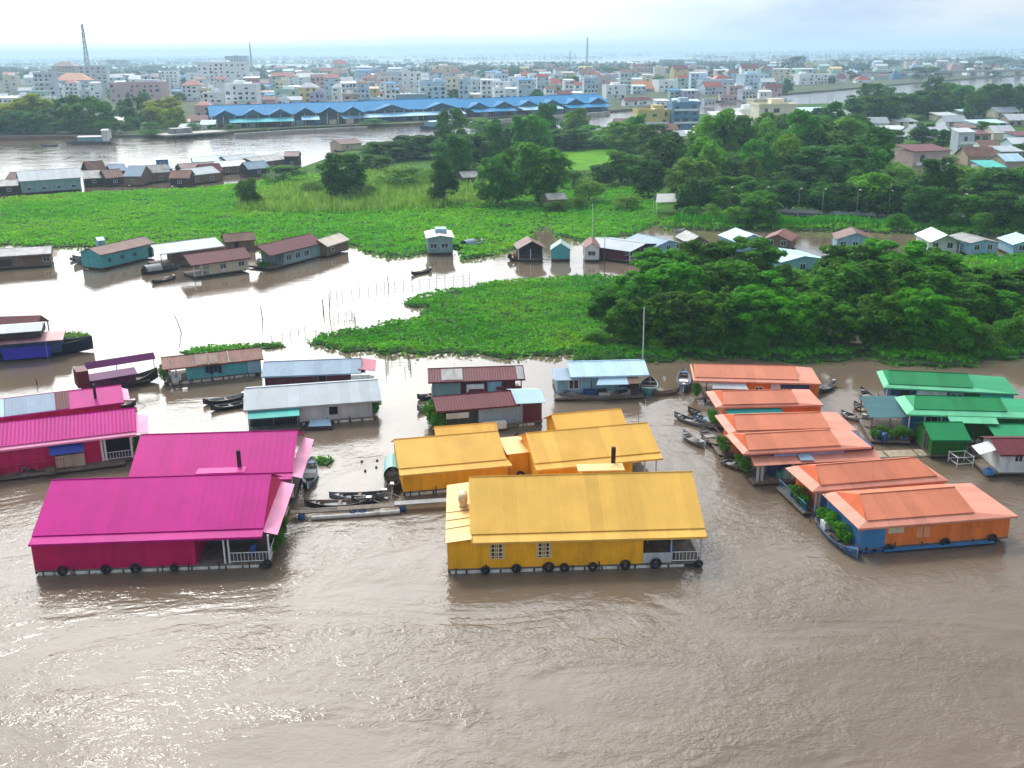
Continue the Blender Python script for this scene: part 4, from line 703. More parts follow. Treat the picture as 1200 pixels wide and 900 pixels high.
for x in (.1, 1.8, 3.5): post(t, x, .1, .45, 2.9, WOOD)
for k in range(3): window_part(t, 5.0+2.6*k, -.03, 1.0, 1.5, 1.2)
railing(t, .1, .1, 3.5, .1, .45, .8, WOOD); plants(t, [(-.6, .5, .4), (-.6, 2, .4)], 1.3)
t, L, _ = house('pale peach roofed hut beside the maroon brown stilt house', (384, 302), (408, 294), 4, 2.3, 1.2, sheet('peach_sheet', (.6, .5, .4)), BRNW, cat='floating hut', name='floating_hut', sk=(0, 0, 0, 0), floats=''); window_part(t, 2, -.03, 1, 1.2, .8)
t, L, _ = house('pale pink roofed white cabin boat at the edge of the green mat', (502, 299), (531, 298), 8.0, 3.4, .5, sheet('pale_rose_sheet', (.75, .6, .62)), TEGW, cat='houseboat', name='houseboat', turn=True, sk=(0, 0, 0, 0), floats=''); MB().box(3, 1, 3.5, 6, 3.2, 4.6).build('wheelhouse', PBW, t)
for k in range(2): window_part(t, -.03, 1.6+k*2.2, 1.3, 1.4, 1.0, 'x')
t, L, _ = house('brown gabled hut on dark stilts in open water before the green channel', (609, 307), (637, 306), 5.0, 2.5, 1.5, BRN, DARKW, cat='floating hut', name='floating_hut', turn=True, sk=(0, 0, 0, 0), xwall=(1.5, None), floats='', over=.5)
for y in (.1, 2.5, 4.8): post(t, .1, y, .45, 2.9, METW)
railing(t, .1, .1, .1, 4.8, .45, .8, WOOD)
t, L, _ = house('small teal gabled floating shed between the brown hut and the narrow boat', (646, 306), (668, 306), 4.5, 2.2, 1.3, sheet('grey_green_sheet', (.3, .42, .36)), TEALW, cat='floating shed', name='floating_shed', turn=True, sk=(0, 0, 0, 0), floats='', over=.2)
t, L, _ = house('narrow houseboat with a rust brown roof and white stern on the still water', (685, 307), (702, 307), 7.5, 2.6, 1.0, RUST, WHW, cat='houseboat', name='houseboat', turn=True, sk=(0, 0, 0, 0), floats='', over=.15); window_part(t, -.03, 1.4, 1.2, 1.5, .9, 'x')
FR = [('white roofed house with a maroon side, leftmost of the channel row', (738, 309), (772, 300), 11, 2.4, .8, GREY, MARW), ('grey gabled house second from left in the channel row', (765, 303), (800, 298), 9, 2.2, 1.0, BLUG, PBW), ('dull grey roofed hut in the channel row nearest the treetops', (806, 298), (829, 297), 7, 2.3, 1.2, OLDG, BRNW),
      ('bright white gabled house rising above the mangrove tops', (862, 298), (900, 296), 8, 2.5, 1.3, PALB, PBW), ('rusty roofed house partly behind the bright white gable', (895, 294), (925, 296), 7, 2.3, 1.2, RUST, BRNW), ('broad pale blue roofed house just above the middle treetops', (915, 326), (964, 322), 8, 2.9, .8, PALB, PBW),
      ('blue walled house with a brown gabled roof across the channel', (980, 296), (1023, 297), 7, 2.6, 1.4, BRN, PBW), ('mint roofed white veranda house across the channel at right', (1090, 300), (1124, 300), 9, 2.7, 1.4, sheet('pale_mint_sheet', (.55, .75, .68)), WHW), ('blue box house with a flat grey roof beside the mint veranda house', (1136, 301), (1166, 300), 8, 2.7, .6, OLDG, PBW), ('pale roofed house at the right edge of the channel', (1186, 301), (1226, 301), 7, 2.4, 1.1, PALB, PBW)]
for i, (lb, a, b, d, h, rs, rm, wm) in enumerate(FR):
    t, L, _ = house(lb, a, b, d, h, rs, rm, wm, turn=True, sk=(0, 0, 0, 0), floats='', over=.35, group='houses moored along the far channel', xwall=(1.6 if i in (0, 7) else 0, None)); w = (at(*b)-at(*a)).length
    x = 1.57 if i in (0, 7) else -.03
    for k in range(max(2, int(w/2.2))): window_part(t, x, (k+.5)*w/max(2, int(w/2.2)), 1.2, 1.1, 1.1, 'x')
    if i in (0, 7):
        for k in range(3): post(t, .1, .1+k*(w-.2)/2, .45, h)
        railing(t, .1, .1, .1, w-.1, .45)
# far-left huddle of houseboats upstream of the mat
HL = [(26, 228, 96, 224, 10, 3.2, 1.4, GREY, TEGW, 'largest grey roofed houseboat with a teal grey side'), (-20, 230, 22, 229, 7, 2.2, .8, OLDG, DARKW, 'low dark shed at the left edge of the huddle'), (100, 219, 122, 219, 8, 2.1, 1.2, OLDG, DARKW, 'weathered gabled hut right of the grey houseboat'), (126, 219, 146, 218, 7, 2.2, 1.3, BRN, DARKW, 'brown gabled hut in the dark middle'), (147, 218, 166, 217, 8, 2.5, 1.6, BLUG, BRNW, 'blue grey gabled hut in the dark middle'), (160, 216, 200, 214, 7, 2.6, 1.2, OLDG, BRNW, 'long weathered roof left of the tower boat'),
      (222, 217, 258, 213, 8, 2.4, 1.0, GREY, BRNW, 'grey roof right of the tower boat'), (215, 209, 255, 206, 8, 2.2, 1.0, BRN, DARKW, 'brown roof behind the grey one'), (258, 205, 292, 202, 9, 2.2, .8, WHS, BRNW, 'white roof below the long grey sheds'), (228, 199, 262, 197, 8, 2.2, .8, PALB, PBW, 'pale roof at the river side'), (268, 198, 306, 194, 8, 2.2, .9, GREY, BRNW, 'grey shed at the river side'), (300, 200, 338, 196, 9, 2.2, .9, OLDG, BRNW, 'rightmost weathered shed near the bushes'), (334, 196, 350, 195, 6, 3.2, .8, BRN, DARKW, 'small dark cabin at the river edge')]
for x0, y0, x1, y1, d, h, rs, rm, wm, lb in HL:
    t, L, _ = house(lb+' of the upstream huddle', (x0, y0), (x1, y1-1.2+(x0*7 % 10)*.25), d, h*1.2, rs*1.7, rm, wm, cat='houseboat', name='houseboat', sk=(0, 0, 0, 0), floats='', over=.3, group='houseboats huddled upstream of the mat')
    for k in range(max(1, int(L/4))): window_part(t, (k+.5)*L/max(1, int(L/4)), -.03, 1.0, 1.2, .9)
t, L, _ = house('blue two decked tower boat rising out of the upstream huddle', (170, 208), (214, 206), 6, 2.6, .4, PALB, BLUW, cat='boat', name='passenger_boat', sk=(0, 0, 0, 0), floats='', xwall=(3, -3))
MB().box(4, 1, 3.4, L-4, 5, 5.4).build('upper_deck', BLUW, t); lean(t, [(3.4, .5, 5.5), (L-3.4, .5, 5.5), (L-3.4, 5.5, 5.5), (3.4, 5.5, 5.5)], PALB); railing(t, .3, .1, L-.3, .1, 3.2)
for k in range(5): window_part(t, 6+k*(L-12)/4, .97, 3.8, 1.3, 1.0)
for x0, y0, x1, y1, d, h, rs, rm, wm, lb in [(106, 213, 126, 212, 6, 2.8, 1.6, BRN, DARKW, 'brown gabled hut in the second row'), (132, 212, 150, 211, 6, 2.5, 1.1, BLUG, DARKW, 'blue grey gabled hut in the second row'), (200, 219, 222, 218, 6, 2.2, 1.2, RUST, DARKW, 'rusty little hut in front of the tower boat'), (238, 213, 262, 211, 6, 2.4, 1.3, MAR, BRNW, 'maroon roof between the grey and the brown one'), (60, 219, 84, 218, 7, 2.4, 1.2, OLDG, DARKW, 'weathered hut behind the largest houseboat'), (292, 208, 316, 206, 6, 2.2, 1.2, BLUG, DARKW, 'blue grey hut nearest the reeds'), (8, 222, 28, 222, 7, 2.3, 1.2, BRN, DARKW, 'brown hut behind the low dark shed')]:
    t, L, _ = house(lb+' upstream', (x0, y0), (x1, y1+.8-(x0*3 % 10)*.2), d, h*1.2, rs*1.7, rm, wm, cat='houseboat', name='houseboat', sk=(0, 0, 0, 0), floats='', over=.3, group='houseboats huddled upstream of the mat'); window_part(t, L/2, -.03, 1.0, 1.2, .9)
# huts on the island
t, L, _ = house('small weathered shack at the end of the mud channel', (643, 249), (663, 248), 5, 3.2, 1.2, OLDG, BRNW, cat='shack', name='shack', sk=(0, 0, 0, 0), floats=''); window_part(t, 2, -.03, 1.2, 1, 1)
t, L, _ = house('pale thatched round roofed hut among the island trees', (922, 202), (946, 201), 7, 3.0, 2.6, sheet('thatch', (.42, .26, .2), var=.3), BRNW, cat='hut', name='hut', sk=(0, 0, 0, 0), floats='', hip=(2, 2)); door_part(t, 3, -.03, .46, 1.2, 2)
t, L, _ = house('brown roof poking out of the trees by the far river', (400, 178), (424, 176), 8, 3, 1.6, BRN, CREW, cat='house', name='house', sk=(0, 0, 0, 0), floats=''); window_part(t, 3, -.03, 1.2, 1, 1)
t, L, _ = house('dark little hut half hidden behind the tallest island trees', (543, 220), (561, 219), 6, 3, 1.4, OLDG, DARKW, cat='hut', name='hut', sk=(0, 0, 0, 0), floats=''); door_part(t, 2, -.03, .46, 1, 2)
mb = MB(); mb.slab([(0, 0, 3.0), (9, .5, 3.0), (10, 3.4, 4.6), (1, 3.2, 4.6)], .08).slab([(1, 3.2, 4.6), (10, 3.4, 4.6), (10.5, 7, 3.0), (.5, 6.5, 3.0)], .08)
t = thing('canopy_shelter', 'pale canvas shelter by the road at the wood edge', 'shelter', at(768, 252, .6), .1); mb.build('canopy', mat('pale_canvas', (.62, .6, .56), .8, .1, 1, bump=.05), t)
for x, y in ((.3, .3), (8.8, .6), (1, 6.2), (10, 6.6)): MB().tube([(x, y, 0), (x, y, 3)], .07, 6).build('pole', METW, t)
# ---------------------------------------------------------------- market hall on the far bank
MKB = sheet('market_blue', (.006, .2, .43), corr=.8, spec=.1, rough=.65); MKT = sheet('market_teal', (.08, .42, .46), corr=.8, spec=.12, rough=.65); MKL = sheet('market_pale_blue', (.3, .55, .72), corr=.8); MKD = planks('market_gable', (.03, .1, .13))
def hall(label, p0, p1, depth, n, h=6, rise=5.0, rm=MKB, aw=None):
    a, b = at(*p0, 1.2), at(*p1, 1.2); d = b-a; L = d.length
    t = thing('market_hall', label, 'market hall', a, math.atan2(d.y, d.x), 'blue market halls on the river bank')
    MB().slab([(-1, -1, h), (L+1, -1, h), (L+1, depth/2, h+rise), (-1, depth/2, h+rise)], .12).slab([(-1, depth/2, h+rise), (L+1, depth/2, h+rise), (L+1, depth+1, h), (-1, depth+1, h)], .12).tube([(-1, depth/2, h+rise), (L+1, depth/2, h+rise)], .2, 5).build('roof', rm, t)
    w = MB(); w.box(0, 2.5, 0, L, depth, h-.1); w.build('wall', planks('market_wall', (.14, .2, .22)), t)
    for k in range(n):
        x = (k+.5)*L/n; hw = min(11.0, L/n*.42); g = MB(); z1 = h+rise*.62
        yb = depth*.5*.62
        for s in (-1, 1): g.slab([(x, -1.6, z1), (x+s*hw, -1.6, h-.1), (x+s*hw, yb*.05, h+.12), (x, yb+.3, z1+.12)] if s < 0 else [(x, -1.6, z1), (x, yb+.3, z1+.12), (x+s*hw, yb*.05, h+.12), (x+s*hw, -1.6, h-.1)], .14)
        gb = g.build('gable_roof', rm, t); MB().add([(x-hw+.6, -1.2, h), (x+hw-.6, -1.2, h), (x, -1.2, z1-.4), (x-hw+.6, -.9, h), (x+hw-.6, -.9, h), (x, -.9, z1-.4)], [(0, 1, 2), (3, 5, 4), (0, 3, 4, 1), (1, 4, 5, 2), (0, 2, 5, 3)]).build('gable_front', MKD, gb)
    for k in range(int(L/6)+1): MB().box(k*6-.2, -.2, 0, k*6+.2, .2, h-.2).build('column', METW, t)
    if aw:
        for x0, x1, m_ in aw: MB().slab([(x0*L, -9, 2.9), (x1*L, -9, 2.9), (x1*L, -.8, 4.6), (x0*L, -.8, 4.6)], .12).build('awning', m_, t)
    rg = random.Random(int(L))
    for k in range(int(L/9)): MB().box(k*9+1, -3-rg.uniform(0, 2), 0, k*9+4+rg.uniform(0, 2.5), -1.8, rg.uniform(1.5, 2.6)).build('stall_front', rg.choice([PBW, BLUW, WHW, MARW, CREW]), t)
    return t
hall('left market hall with blue roof, dark gables and a teal awning over the quay', (249, 150), (345, 147), 26, 3, aw=[(.2, .98, MKT)])
hall('second blue market hall from the left with a small blue awning', (345, 146), (428, 144), 26, 3, aw=[(.1, .35, MKL)])
hall('middle blue market hall beside the glass pavilion with a long pale awning', (428, 143), (545, 138), 26, 2, aw=[(-.25, .95, MKL)])
hall('longest blue market hall stretching to the right end of the quay', (545, 137), (712, 129), 24, 6, h=5, aw=[(.02, .3, MKB), (.34, .62, MKL), (.66, .97, MKB)])
t = thing('glass_pavilion', 'blue glass pavilion with white arches behind the market halls', 'pavilion', at(455, 126, 1.2), .1)
MB().box(0, 0, 0, 28, 14, 9).build('wall', PBW, t); MB().slab([(-1, -1, 11.5), (14, -1, 19), (14, 15, 19), (-1, 15, 11.5)], .3).slab([(14, -1, 19), (29, -1, 11.5), (29, 15, 11.5), (14, 15, 19)], .3).build('roof', MKB, t)
MB().slab([(-.6, -1.3, 11.7), (14, -1.3, 19.3), (14, -1.1, 19.9), (-1.6, -1.1, 12.0)], .5).slab([(14, -1.3, 19.3), (28.6, -1.3, 11.7), (29.6, -1.1, 12.0), (14, -1.1, 19.9)], .5).build('white_trim', METW, t)
for k in range(9): MB().box(2+k*3, -.5, 9, 2.7+k*3, -.1, 9+min(k+1, 9-k)*1.35).build('white_column', METW, t)
MB().box(-.5, -.9, 8.6, 28.5, -.1, 9.0).build('balustrade', METW, t)
# quay walls, slipway, jetty
def wall_line(name, label, pts, z, th, h, m_, cat='wall'):
    P = P2(pts, z); mb = MB()
    for a, b in zip(P, P[1:]):
        d = (b-a).normalized(); n = Vector((d.y, -d.x, 0)); mb.prism([a+n*th/2, b+n*th/2, b-n*th/2, a-n*th/2], z-1.3, z+h)
    return tag(mb.build(name, m_), label, cat)
wall_line('quay_wall', 'long concrete quay wall under the right market hall', [(520, 147), (600, 141), (660, 136.5), (714, 132.5)], 1.2, 1.5, 1.0, CONC)
wall_line('quay_wall', 'concrete quay wall left of the market by the reeds', [(275, 158), (345, 153.5), (430, 149.5)], 1.2, 1.5, .6, CONC)
wall_line('bank_wall', 'brown wooden bank wall along the water at the far left', [(-60, 166), (0, 162), (60, 161), (112, 161)], 1.2, .8, 1.0, BRNW)
t = thing('landing_stage', 'flat concrete landing stage on piles left of the market hall', 'jetty', at(196, 164), 0); a = at(196, 164); b = at(268, 159)
ang = math.atan2(b.y-a.y, b.x-a.x); L = (b-a).length; t.rotation_euler.z = ang
MB().box(0, 0, 1.6, L, 14, 2.2).build('deck', CONC, t)
for k in range(9): MB().tube([(.5+k*L/9, .3, -1), (.5+k*L/9, .3, 1.6)], .3, 6).build('pile', DARKW, t)
MB().box(6, 5, 2.2, 16, 11, 4.6).build('shed', OLDG, t)
# ---------------------------------------------------------------- town buildings
TWM = {'white': planks('plaster_white', (.84, .86, .86), corr=0, stainamt=.25), 'pale blue': planks('plaster_blue', (.52, .66, .76), corr=0, stainamt=.25), 'cream': planks('plaster_cream', (.74, .66, .5), corr=0, stainamt=.25), 'pink': planks('plaster_pink', (.6, .42, .4), corr=0), 'yellow': planks('plaster_yellow', (.66, .52, .22), corr=0), 'grey': planks('plaster_grey', (.55, .6, .65), corr=0, stainamt=.3), 'mint': planks('plaster_mint', (.4, .58, .5), corr=0), 'tan': planks('plaster_tan', (.45, .34, .25), corr=0), 'blue': planks('plaster_deep_blue', (.14, .3, .46), corr=0), 'lilac': planks('plaster_lilac', (.5, .46, .58), corr=0)}
RFM = {'flat': CONC, 'red': sheet('tile_red', (.3, .06, .04)), 'orange': sheet('tile_orange', (.5, .2, .08)), 'maroon': MAR, 'blue': MKB, 'grey': GREY, 'white': WHS, 'brown': BRN, 'pale blue': PALB, 'teal': TEAL}
WIN_ME = MB().box(-.5, -.06, 0, .5, .05, 1).mesh('window', mat('town_glass', (.05, .07, .085), .2, .4, .3, spec=.5))
TANK = MB().tube([(0, 0, 0), (1.8, 0, 0)], .55, 8).mesh('water_tank', STEEL, True)
BLD = []
def bld(g, w, d, fl, col, roof='flat', rz=0.0, label='', fh=3.4, seed=0, wins=None, name='town_building', cat='building', group=None, balc=False):
    rg = random.Random(seed); t = thing(name, label, cat, g, rz, group); h = fl*fh
    MB().box(-w/2, 0, 0, w/2, d, h).build('wall', TWM[col], t)
    if roof == 'flat':
        mb = MB(); mb.box(-w/2-.25, -.25, h+.002, w/2+.25, d+.25, h+.25)
        for a in ((-w/2-.25, -.25, w/2+.25, -.05), (-w/2-.25, d+.05, w/2+.25, d+.25), (-w/2-.25, -.05, -w/2-.05, d+.05), (w/2+.05, -.05, w/2+.25, d+.05)): mb.box(a[0], a[1], h+.25, a[2], a[3], h+1.0)
        mb.build('roof_parapet', TWM[col], t)
        if fl > 1 and rg.random() < .7:
            x = rg.uniform(-w*.3, w*.1); MB().box(x, d*.4, h+.251, x+w*.35, d*.8, h+2.9).build('stair_house', TWM[rg.choice(['white', 'grey', col])], t)
        if fl > 1 and rg.random() < .5: link('water_tank', TANK, t, (rg.uniform(-w*.3, w*.2), d*.2, h+.9))
    elif roof.startswith('hip'):
        m_ = RFM[roof[4:]]; q = min(w, d)*.5; f = roof_faces((-w/2-.5, -.5, w/2+.5, d+.5), h, (-w/2-.5, -.5, w/2+.5, d+.5), h, (-w/2+q*.9, w/2-q*.9, d/2), h+q*.62); mb = MB()
        for v in f.values():
            if v: mb.slab(v, .12)
        mb.build('roof', m_, t)
    elif roof.startswith('shed'):
        m_ = RFM[roof[5:]]; MB().slab([(-w/2-.4, -.6, h+.1), (w/2+.4, -.6, h+.1), (w/2+.4, d+.4, h+1.2), (-w/2-.4, d+.4, h+1.2)], .12).build('roof', m_, t)
    else:
        m_ = RFM[roof]; r = min(w, d)*.3; MB().slab([(-w/2-.4, -.6, h), (w/2+.4, -.6, h), (w/2+.4, d/2, h+r), (-w/2-.4, d/2, h+r)], .12).slab([(-w/2-.4, d/2, h+r), (w/2+.4, d/2, h+r), (w/2+.4, d+.6, h), (-w/2-.4, d+.6, h)], .12).build('roof', m_, t)
        MB().add([(x, y, z) for x in (-w/2, w/2) for y, z in ((0, h), (d, h), (d/2, h+r-.3))], [(0, 1, 2), (3, 5, 4), (0, 3, 4, 1), (1, 4, 5, 2), (0, 2, 5, 3)]).build('gable', TWM[col], t)
    nw = wins if wins is not None else max(1, int(w/rg.uniform(3.4, 5.2)))
    for k in range(fl):
        for j in range(nw):
            if rg.random() < .22: continue
            ww = min(2.0, w/nw*.5)*rg.uniform(.6, 1.45); link('window', WIN_ME, t, (-w/2+(j+.5+rg.uniform(-.12, .12))*w/nw, -.03, k*fh+rg.uniform(.5, .95)), 0, (ww, 1, rg.choice([1.2, 1.6, 2.1])))
    for k in range(1, fl):
        if balc or rg.random() < .3: MB().box(-w/2*.9, -1.2, k*fh-.1, w/2*.9, -.002, k*fh+.08).box(-w/2*.9, -1.2, k*fh+.08, w/2*.9, -1.1, k*fh+.9).build('balcony', TWM[rg.choice(['white', col])], t)
    BLD.append((t, w, d, h)); return t
def bpx(px, py, wpx, top, col, roof, label, rz=None, d=None, z=1.2, seed=None, **k):
    g = at(px, py, z); dep = proj(g)[2]; w = wpx/F*dep; dr = ray(px, top); hd = math.hypot(g.x, g.y); hh = H+dr.z/math.hypot(dr.x, dr.y)*hd-z
    ex = 0 if roof == 'flat' else min(w, d or w*.8)*.3
    hh = max(3.0, hh-ex); fl = max(1, round(hh/3.4)); seed = int(px*7+py*13) if seed is None else seed
    rz = (.12+((seed*37) % 20-10)*.012) if rz is None else rz
    return bld(g, w, d or min(w*.8, 22), fl, col, roof, rz, label, hh/fl, seed, **k)
LM = [(85, 112, 40, 84, 'pale blue', 'hip orange', 'pale blue apartment house under an orange hipped roof near the lattice mast'), (76, 96, 26, 71, 'tan', 'hip brown', 'tan tower house with a steep brown roof behind the orange hipped one'), (112, 110, 30, 78, 'grey', 'flat', 'grey tall block right behind the lattice mast'), (55, 122, 22, 86, 'grey', 'flat', 'slim grey block left of the orange hipped roof'),
      (160, 120, 60, 98, 'pink', 'flat', 'long pale pink block between the two waterfront trees'), (226, 118, 24, 94, 'white', 'hip red', 'slim white house with a red pyramid roof'), (200, 104, 18, 84, 'white', 'flat', 'narrow white house left of the red pyramid roof'), (262, 108, 56, 74, 'white', 'flat', 'biggest white block of the town, a dark panel on its top floor'), (278, 86, 26, 66, 'grey', 'flat', 'grey roof tower rising behind the biggest white block'),
      (284, 130, 36, 100, 'white', 'flat', 'white facade full of dark windows above the left market hall'), (250, 132, 22, 110, 'white', 'flat', 'white narrow house with a pale side wall left of the windowed facade'), (238, 138, 18, 119, 'pink', 'hip red', 'little pink house with a steep red roof beside the market'), (316, 116, 42, 98, 'lilac', 'shed maroon', 'lilac house with a long maroon roof behind the market'), (340, 124, 34, 106, 'mint', 'flat', 'mint low block behind the left market hall'), (362, 126, 22, 97, 'yellow', 'hip grey', 'yellow house above the second market hall'),
      (399, 92, 19, 70, 'white', 'hip red', 'red roofed white hotel tower standing above the town'), (398, 122, 18, 98, 'white', 'hip grey', 'white house with a grey hipped roof beside the yellow one'), (430, 122, 28, 97, 'yellow', 'shed orange', 'ochre house with a slanting tiled roof left of the pavilion'), (412, 130, 18, 112, 'tan', 'flat', 'dark tan shop house just left of the pavilion'), (508, 122, 30, 97, 'pale blue', 'flat', 'pale blue house with dark doors right of the pavilion'), (536, 118, 26, 92, 'cream', 'flat', 'cream five window block above the longest market hall'),
      (556, 116, 22, 95, 'pale blue', 'flat', 'pale blue block next to the cream one'), (582, 114, 30, 97, 'white', 'flat', 'white wide block over the longest market hall'), (612, 112, 26, 98, 'pale blue', 'flat', 'blue tinted low block left of the red roofed white house'), (649, 109, 26, 92, 'white', 'hip red', 'red roofed white house near the end of the market'), (688, 109, 16, 90, 'white', 'flat', 'small white tower right of the red roofed house'), (483, 112, 22, 86, 'white', 'flat', 'white block rising behind the pavilion'), (460, 108, 24, 86, 'grey', 'flat', 'grey block rising left behind the pavilion'), (522, 100, 24, 78, 'cream', 'flat', 'cream block far behind the pavilion'),
      (744, 108, 62, 96, 'tan', 'hip orange', 'wide colonial hall with an orange tiled roof'), (752, 95, 22, 76, 'pink', 'flat', 'pink square tower behind the colonial hall'), (720, 92, 36, 78, 'pink', 'shed maroon', 'pink long block left behind the square tower'), (795, 108, 48, 95, 'white', 'flat', 'white wide compound right of the colonial hall'), (722, 116, 24, 101, 'white', 'flat', 'white house just below the colonial hall'), (842, 92, 46, 81, 'tan', 'shed orange', 'long brick red roofed block in the right town'), (842, 110, 38, 95, 'pale blue', 'flat', 'pale blue warehouse right of the white compound'), (886, 104, 30, 88, 'pale blue', 'flat', 'sky blue block in the right town'), (965, 98, 32, 88, 'white', 'flat', 'white long block in the right town by the river bend')]
for a in LM: bpx(*a)
NI = [(766, 152, 38, 131, 'yellow', 'flat', 'plain yellow walled warehouse on the near river bank', 0), (803, 152, 32, 122, 'blue', 'flat', 'blue glass fronted block beside the yellow warehouse', 1), (852, 152, 36, 126, 'white', 'shed white', 'white house with a balcony right of the blue block', 1), (877, 150, 22, 130, 'white', 'flat', 'white narrow annex right of the balcony house', 0), (910, 154, 44, 124, 'cream', 'flat', 'cream stepped block with an ochre upper wall on the near bank', 0), (988, 148, 24, 129, 'mint', 'hip grey', 'mint gabled house above the bank trees', 0), (1011, 146, 16, 131, 'cream', 'flat', 'small cream house right of the mint one', 0),
      (1089, 208, 48, 165, 'pink', 'shed maroon', 'pink house with a large maroon lean-to roof among the right trees', 1), (1130, 182, 20, 150, 'grey', 'shed white', 'tall grey house with a blue balcony right of the pink house', 1), (955, 142, 50, 118, 'pale blue', 'shed pale blue', 'pale blue sheds on the near bank by the river bend', 0), (900, 130, 34, 118, 'cream', 'flat', 'cream block peeking over the stepped block', 0)]
for px, py, w, tp_, c, r_, lb, bl in NI: bpx(px, py, w, tp_, c, r_, lb, z=.6, balc=bool(bl))
LOW = [(795, 168, 18, 'grey'), (815, 166, 20, 'white'), (838, 168, 26, 'white'), (862, 168, 22, 'grey'), (784, 160, 22, 'brown'), (830, 160, 24, 'grey'), (880, 164, 24, 'white'), (905, 164, 22, 'white'), (935, 160, 22, 'grey'), (750, 150, 26, 'pale blue'), (730, 152, 18, 'brown'), (1050, 160, 30, 'white'), (1090, 162, 44, 'white'), (1062, 150, 26, 'grey'), (1120, 150, 26, 'grey'), (1160, 152, 40, 'pale blue'), (1195, 148, 30, 'white'), (1150, 166, 24, 'maroon'), (1176, 164, 26, 'white'), (1200, 168, 22, 'maroon'), (1160, 182, 22, 'brown'), (1185, 188, 26, 'grey'), (1150, 194, 34, 'brown'), (1165, 208, 24, 'teal'), (1188, 200, 24, 'pale blue'), (1110, 142, 24, 'white'), (1180, 138, 30, 'grey'), (1140, 138, 24, 'pale blue'), (1030, 152, 22, 'grey'), (1046, 142, 20, 'white'), (1195, 178, 20, 'white'), (1135, 158, 20, 'brown')]
LOW += [(8, 150, 24, 'grey'), (34, 148, 26, 'white'), (118, 150, 20, 'brown'), (136, 147, 24, 'white'), (150, 153, 18, 'grey'), (212, 150, 20, 'brown'), (232, 148, 22, 'maroon'), (222, 156, 22, 'grey'), (244, 153, 16, 'pale blue'), (64, 146, 22, 'brown')]
LG = random.Random(3)
for i, (px, py, w, r_) in enumerate(LOW):
    bpx(px, py, w, py-LG.uniform(9, 12), LG.choice(['white', 'pale blue', 'grey', 'tan', 'cream']), ('shed ' if i % 2 else '')+r_, '', z=.6, name='village_house', cat='house', group='low houses on the near bank', d=9)
# the ranks of the town behind the market, row after row
OCC = [(proj((t.location.x, t.location.y, 1.2))[0], t.location.x, t.location.y, w) for t, w, d, h in BLD]
def rows():
    rg = random.Random(21); cols = ['white']*11+['pale blue']*6+['cream']*2+['pink']+['yellow']+['grey']*3+['mint']+['lilac']; n = 0
    for py, x0, x1, wr, gap, fr in [(137, 262, 424, (10, 18), 4, (2, 4)), (128, 235, 470, (11, 19), 4, (2, 5)), (121, 235, 700, (10, 18), 3, (2, 5)), (115, 40, 700, (10, 19), 4, (2, 5)), (109.5, 0, 830, (10, 20), 5, (1, 5)), (104.5, 0, 900, (10, 21), 8, (1, 5)), (100, 0, 960, (12, 22), 12, (1, 5)), (96, 0, 1020, (12, 24), 24, (1, 4)), (118, 780, 900, (10, 20), 7, (1, 2)), (112, 800, 900, (11, 22), 8, (1, 2)), (124, 730, 830, (10, 18), 7, (1, 1)), (133, 0, 60, (12, 22), 8, (1, 3)), (124, -10, 60, (12, 22), 8, (2, 3)), (146, 200, 240, (9, 14), 4, (1, 1))]:
        px = x0+rg.uniform(0, 8)
        while px < x1:
            w = rg.uniform(*wr); yy = py+rg.uniform(-1.2, 1.2); g = at(px+w/2, yy, 1.2); dep = proj(g)[2]; wm = w/F*dep; px += w+rg.uniform(0, gap)
            if any(abs(g.x-o[1]) < (wm+o[3])*.55 and -4 < g.y-o[2] < 24 for o in OCC) or any(abs(g.x-o[1]) < (wm+o[3])*.5 and abs(g.y-o[2]) < 16 for o in OCC): continue
            k = rg.randint(*fr); far = dep > 1000
            bld(g, wm, min(wm*.8, 20), k, rg.choice(cols), rg.choice(['flat']*5+['shed grey', 'shed white', 'red', 'hip red', 'grey', 'shed pale blue', 'brown', 'shed blue', 'white', 'maroon', 'hip brown']), .12+rg.uniform(-.15, .15), '', 3.4, n, name='town_building', cat='building', group='buildings of the river town', wins=max(2, int(w/4.2)) if not far else max(1, int(w/7)))
            OCC.append((0, g.x, g.y, wm)); n += 1
rows()
def far_town():
    rg = random.Random(77); ms = list(TWM.values())+[GREY, RFM['red'], PALB, BRN]; mb = MB()
    for py, x0, x1, wr, gap in [(92, 0, 1100, (9, 20), 10), (88, 300, 1180, (8, 18), 16), (84.5, 620, 1200, (7, 16), 22), (81, 700, 1200, (6, 14), 30)]:
        px = x0
        while px < x1:
            w = rg.uniform(*wr); g = at(px, py+rg.uniform(-1.5, 1.5), 1.2); wm = w/F*proj(g)[2]; px += w+rg.uniform(0, gap); h = rg.choice([4, 4, 7, 7, 10, 13])
            d = rg.uniform(8, 16); k = rg.randrange(len(TWM)); x, y = g.x, g.y; r = rg.choice([len(TWM)+rg.randrange(4), k])
            mb.box(x-wm/2, y, 1.2, x+wm/2, y+d, h+1.2, k); q = h+1.2
            if rg.random() < .5: mb.slab([(x-wm/2-.4, y-.5, q+.1), (x+wm/2+.4, y-.5, q+.1), (x+wm/2+.4, y+d/2, q+2.6), (x-wm/2-.4, y+d/2, q+2.6)], .1, r).slab([(x-wm/2-.4, y+d/2, q+2.6), (x+wm/2+.4, y+d/2, q+2.6), (x+wm/2+.4, y+d+.5, q+.1), (x-wm/2-.4, y+d+.5, q+.1)], .1, r)
            else: mb.box(x-wm*.3, y+d*.3, q+.002, x+wm*.1, y+d*.7, q+2.6, k)
    mb.build('far_town', ms)['kind'] = 'stuff'
far_town()
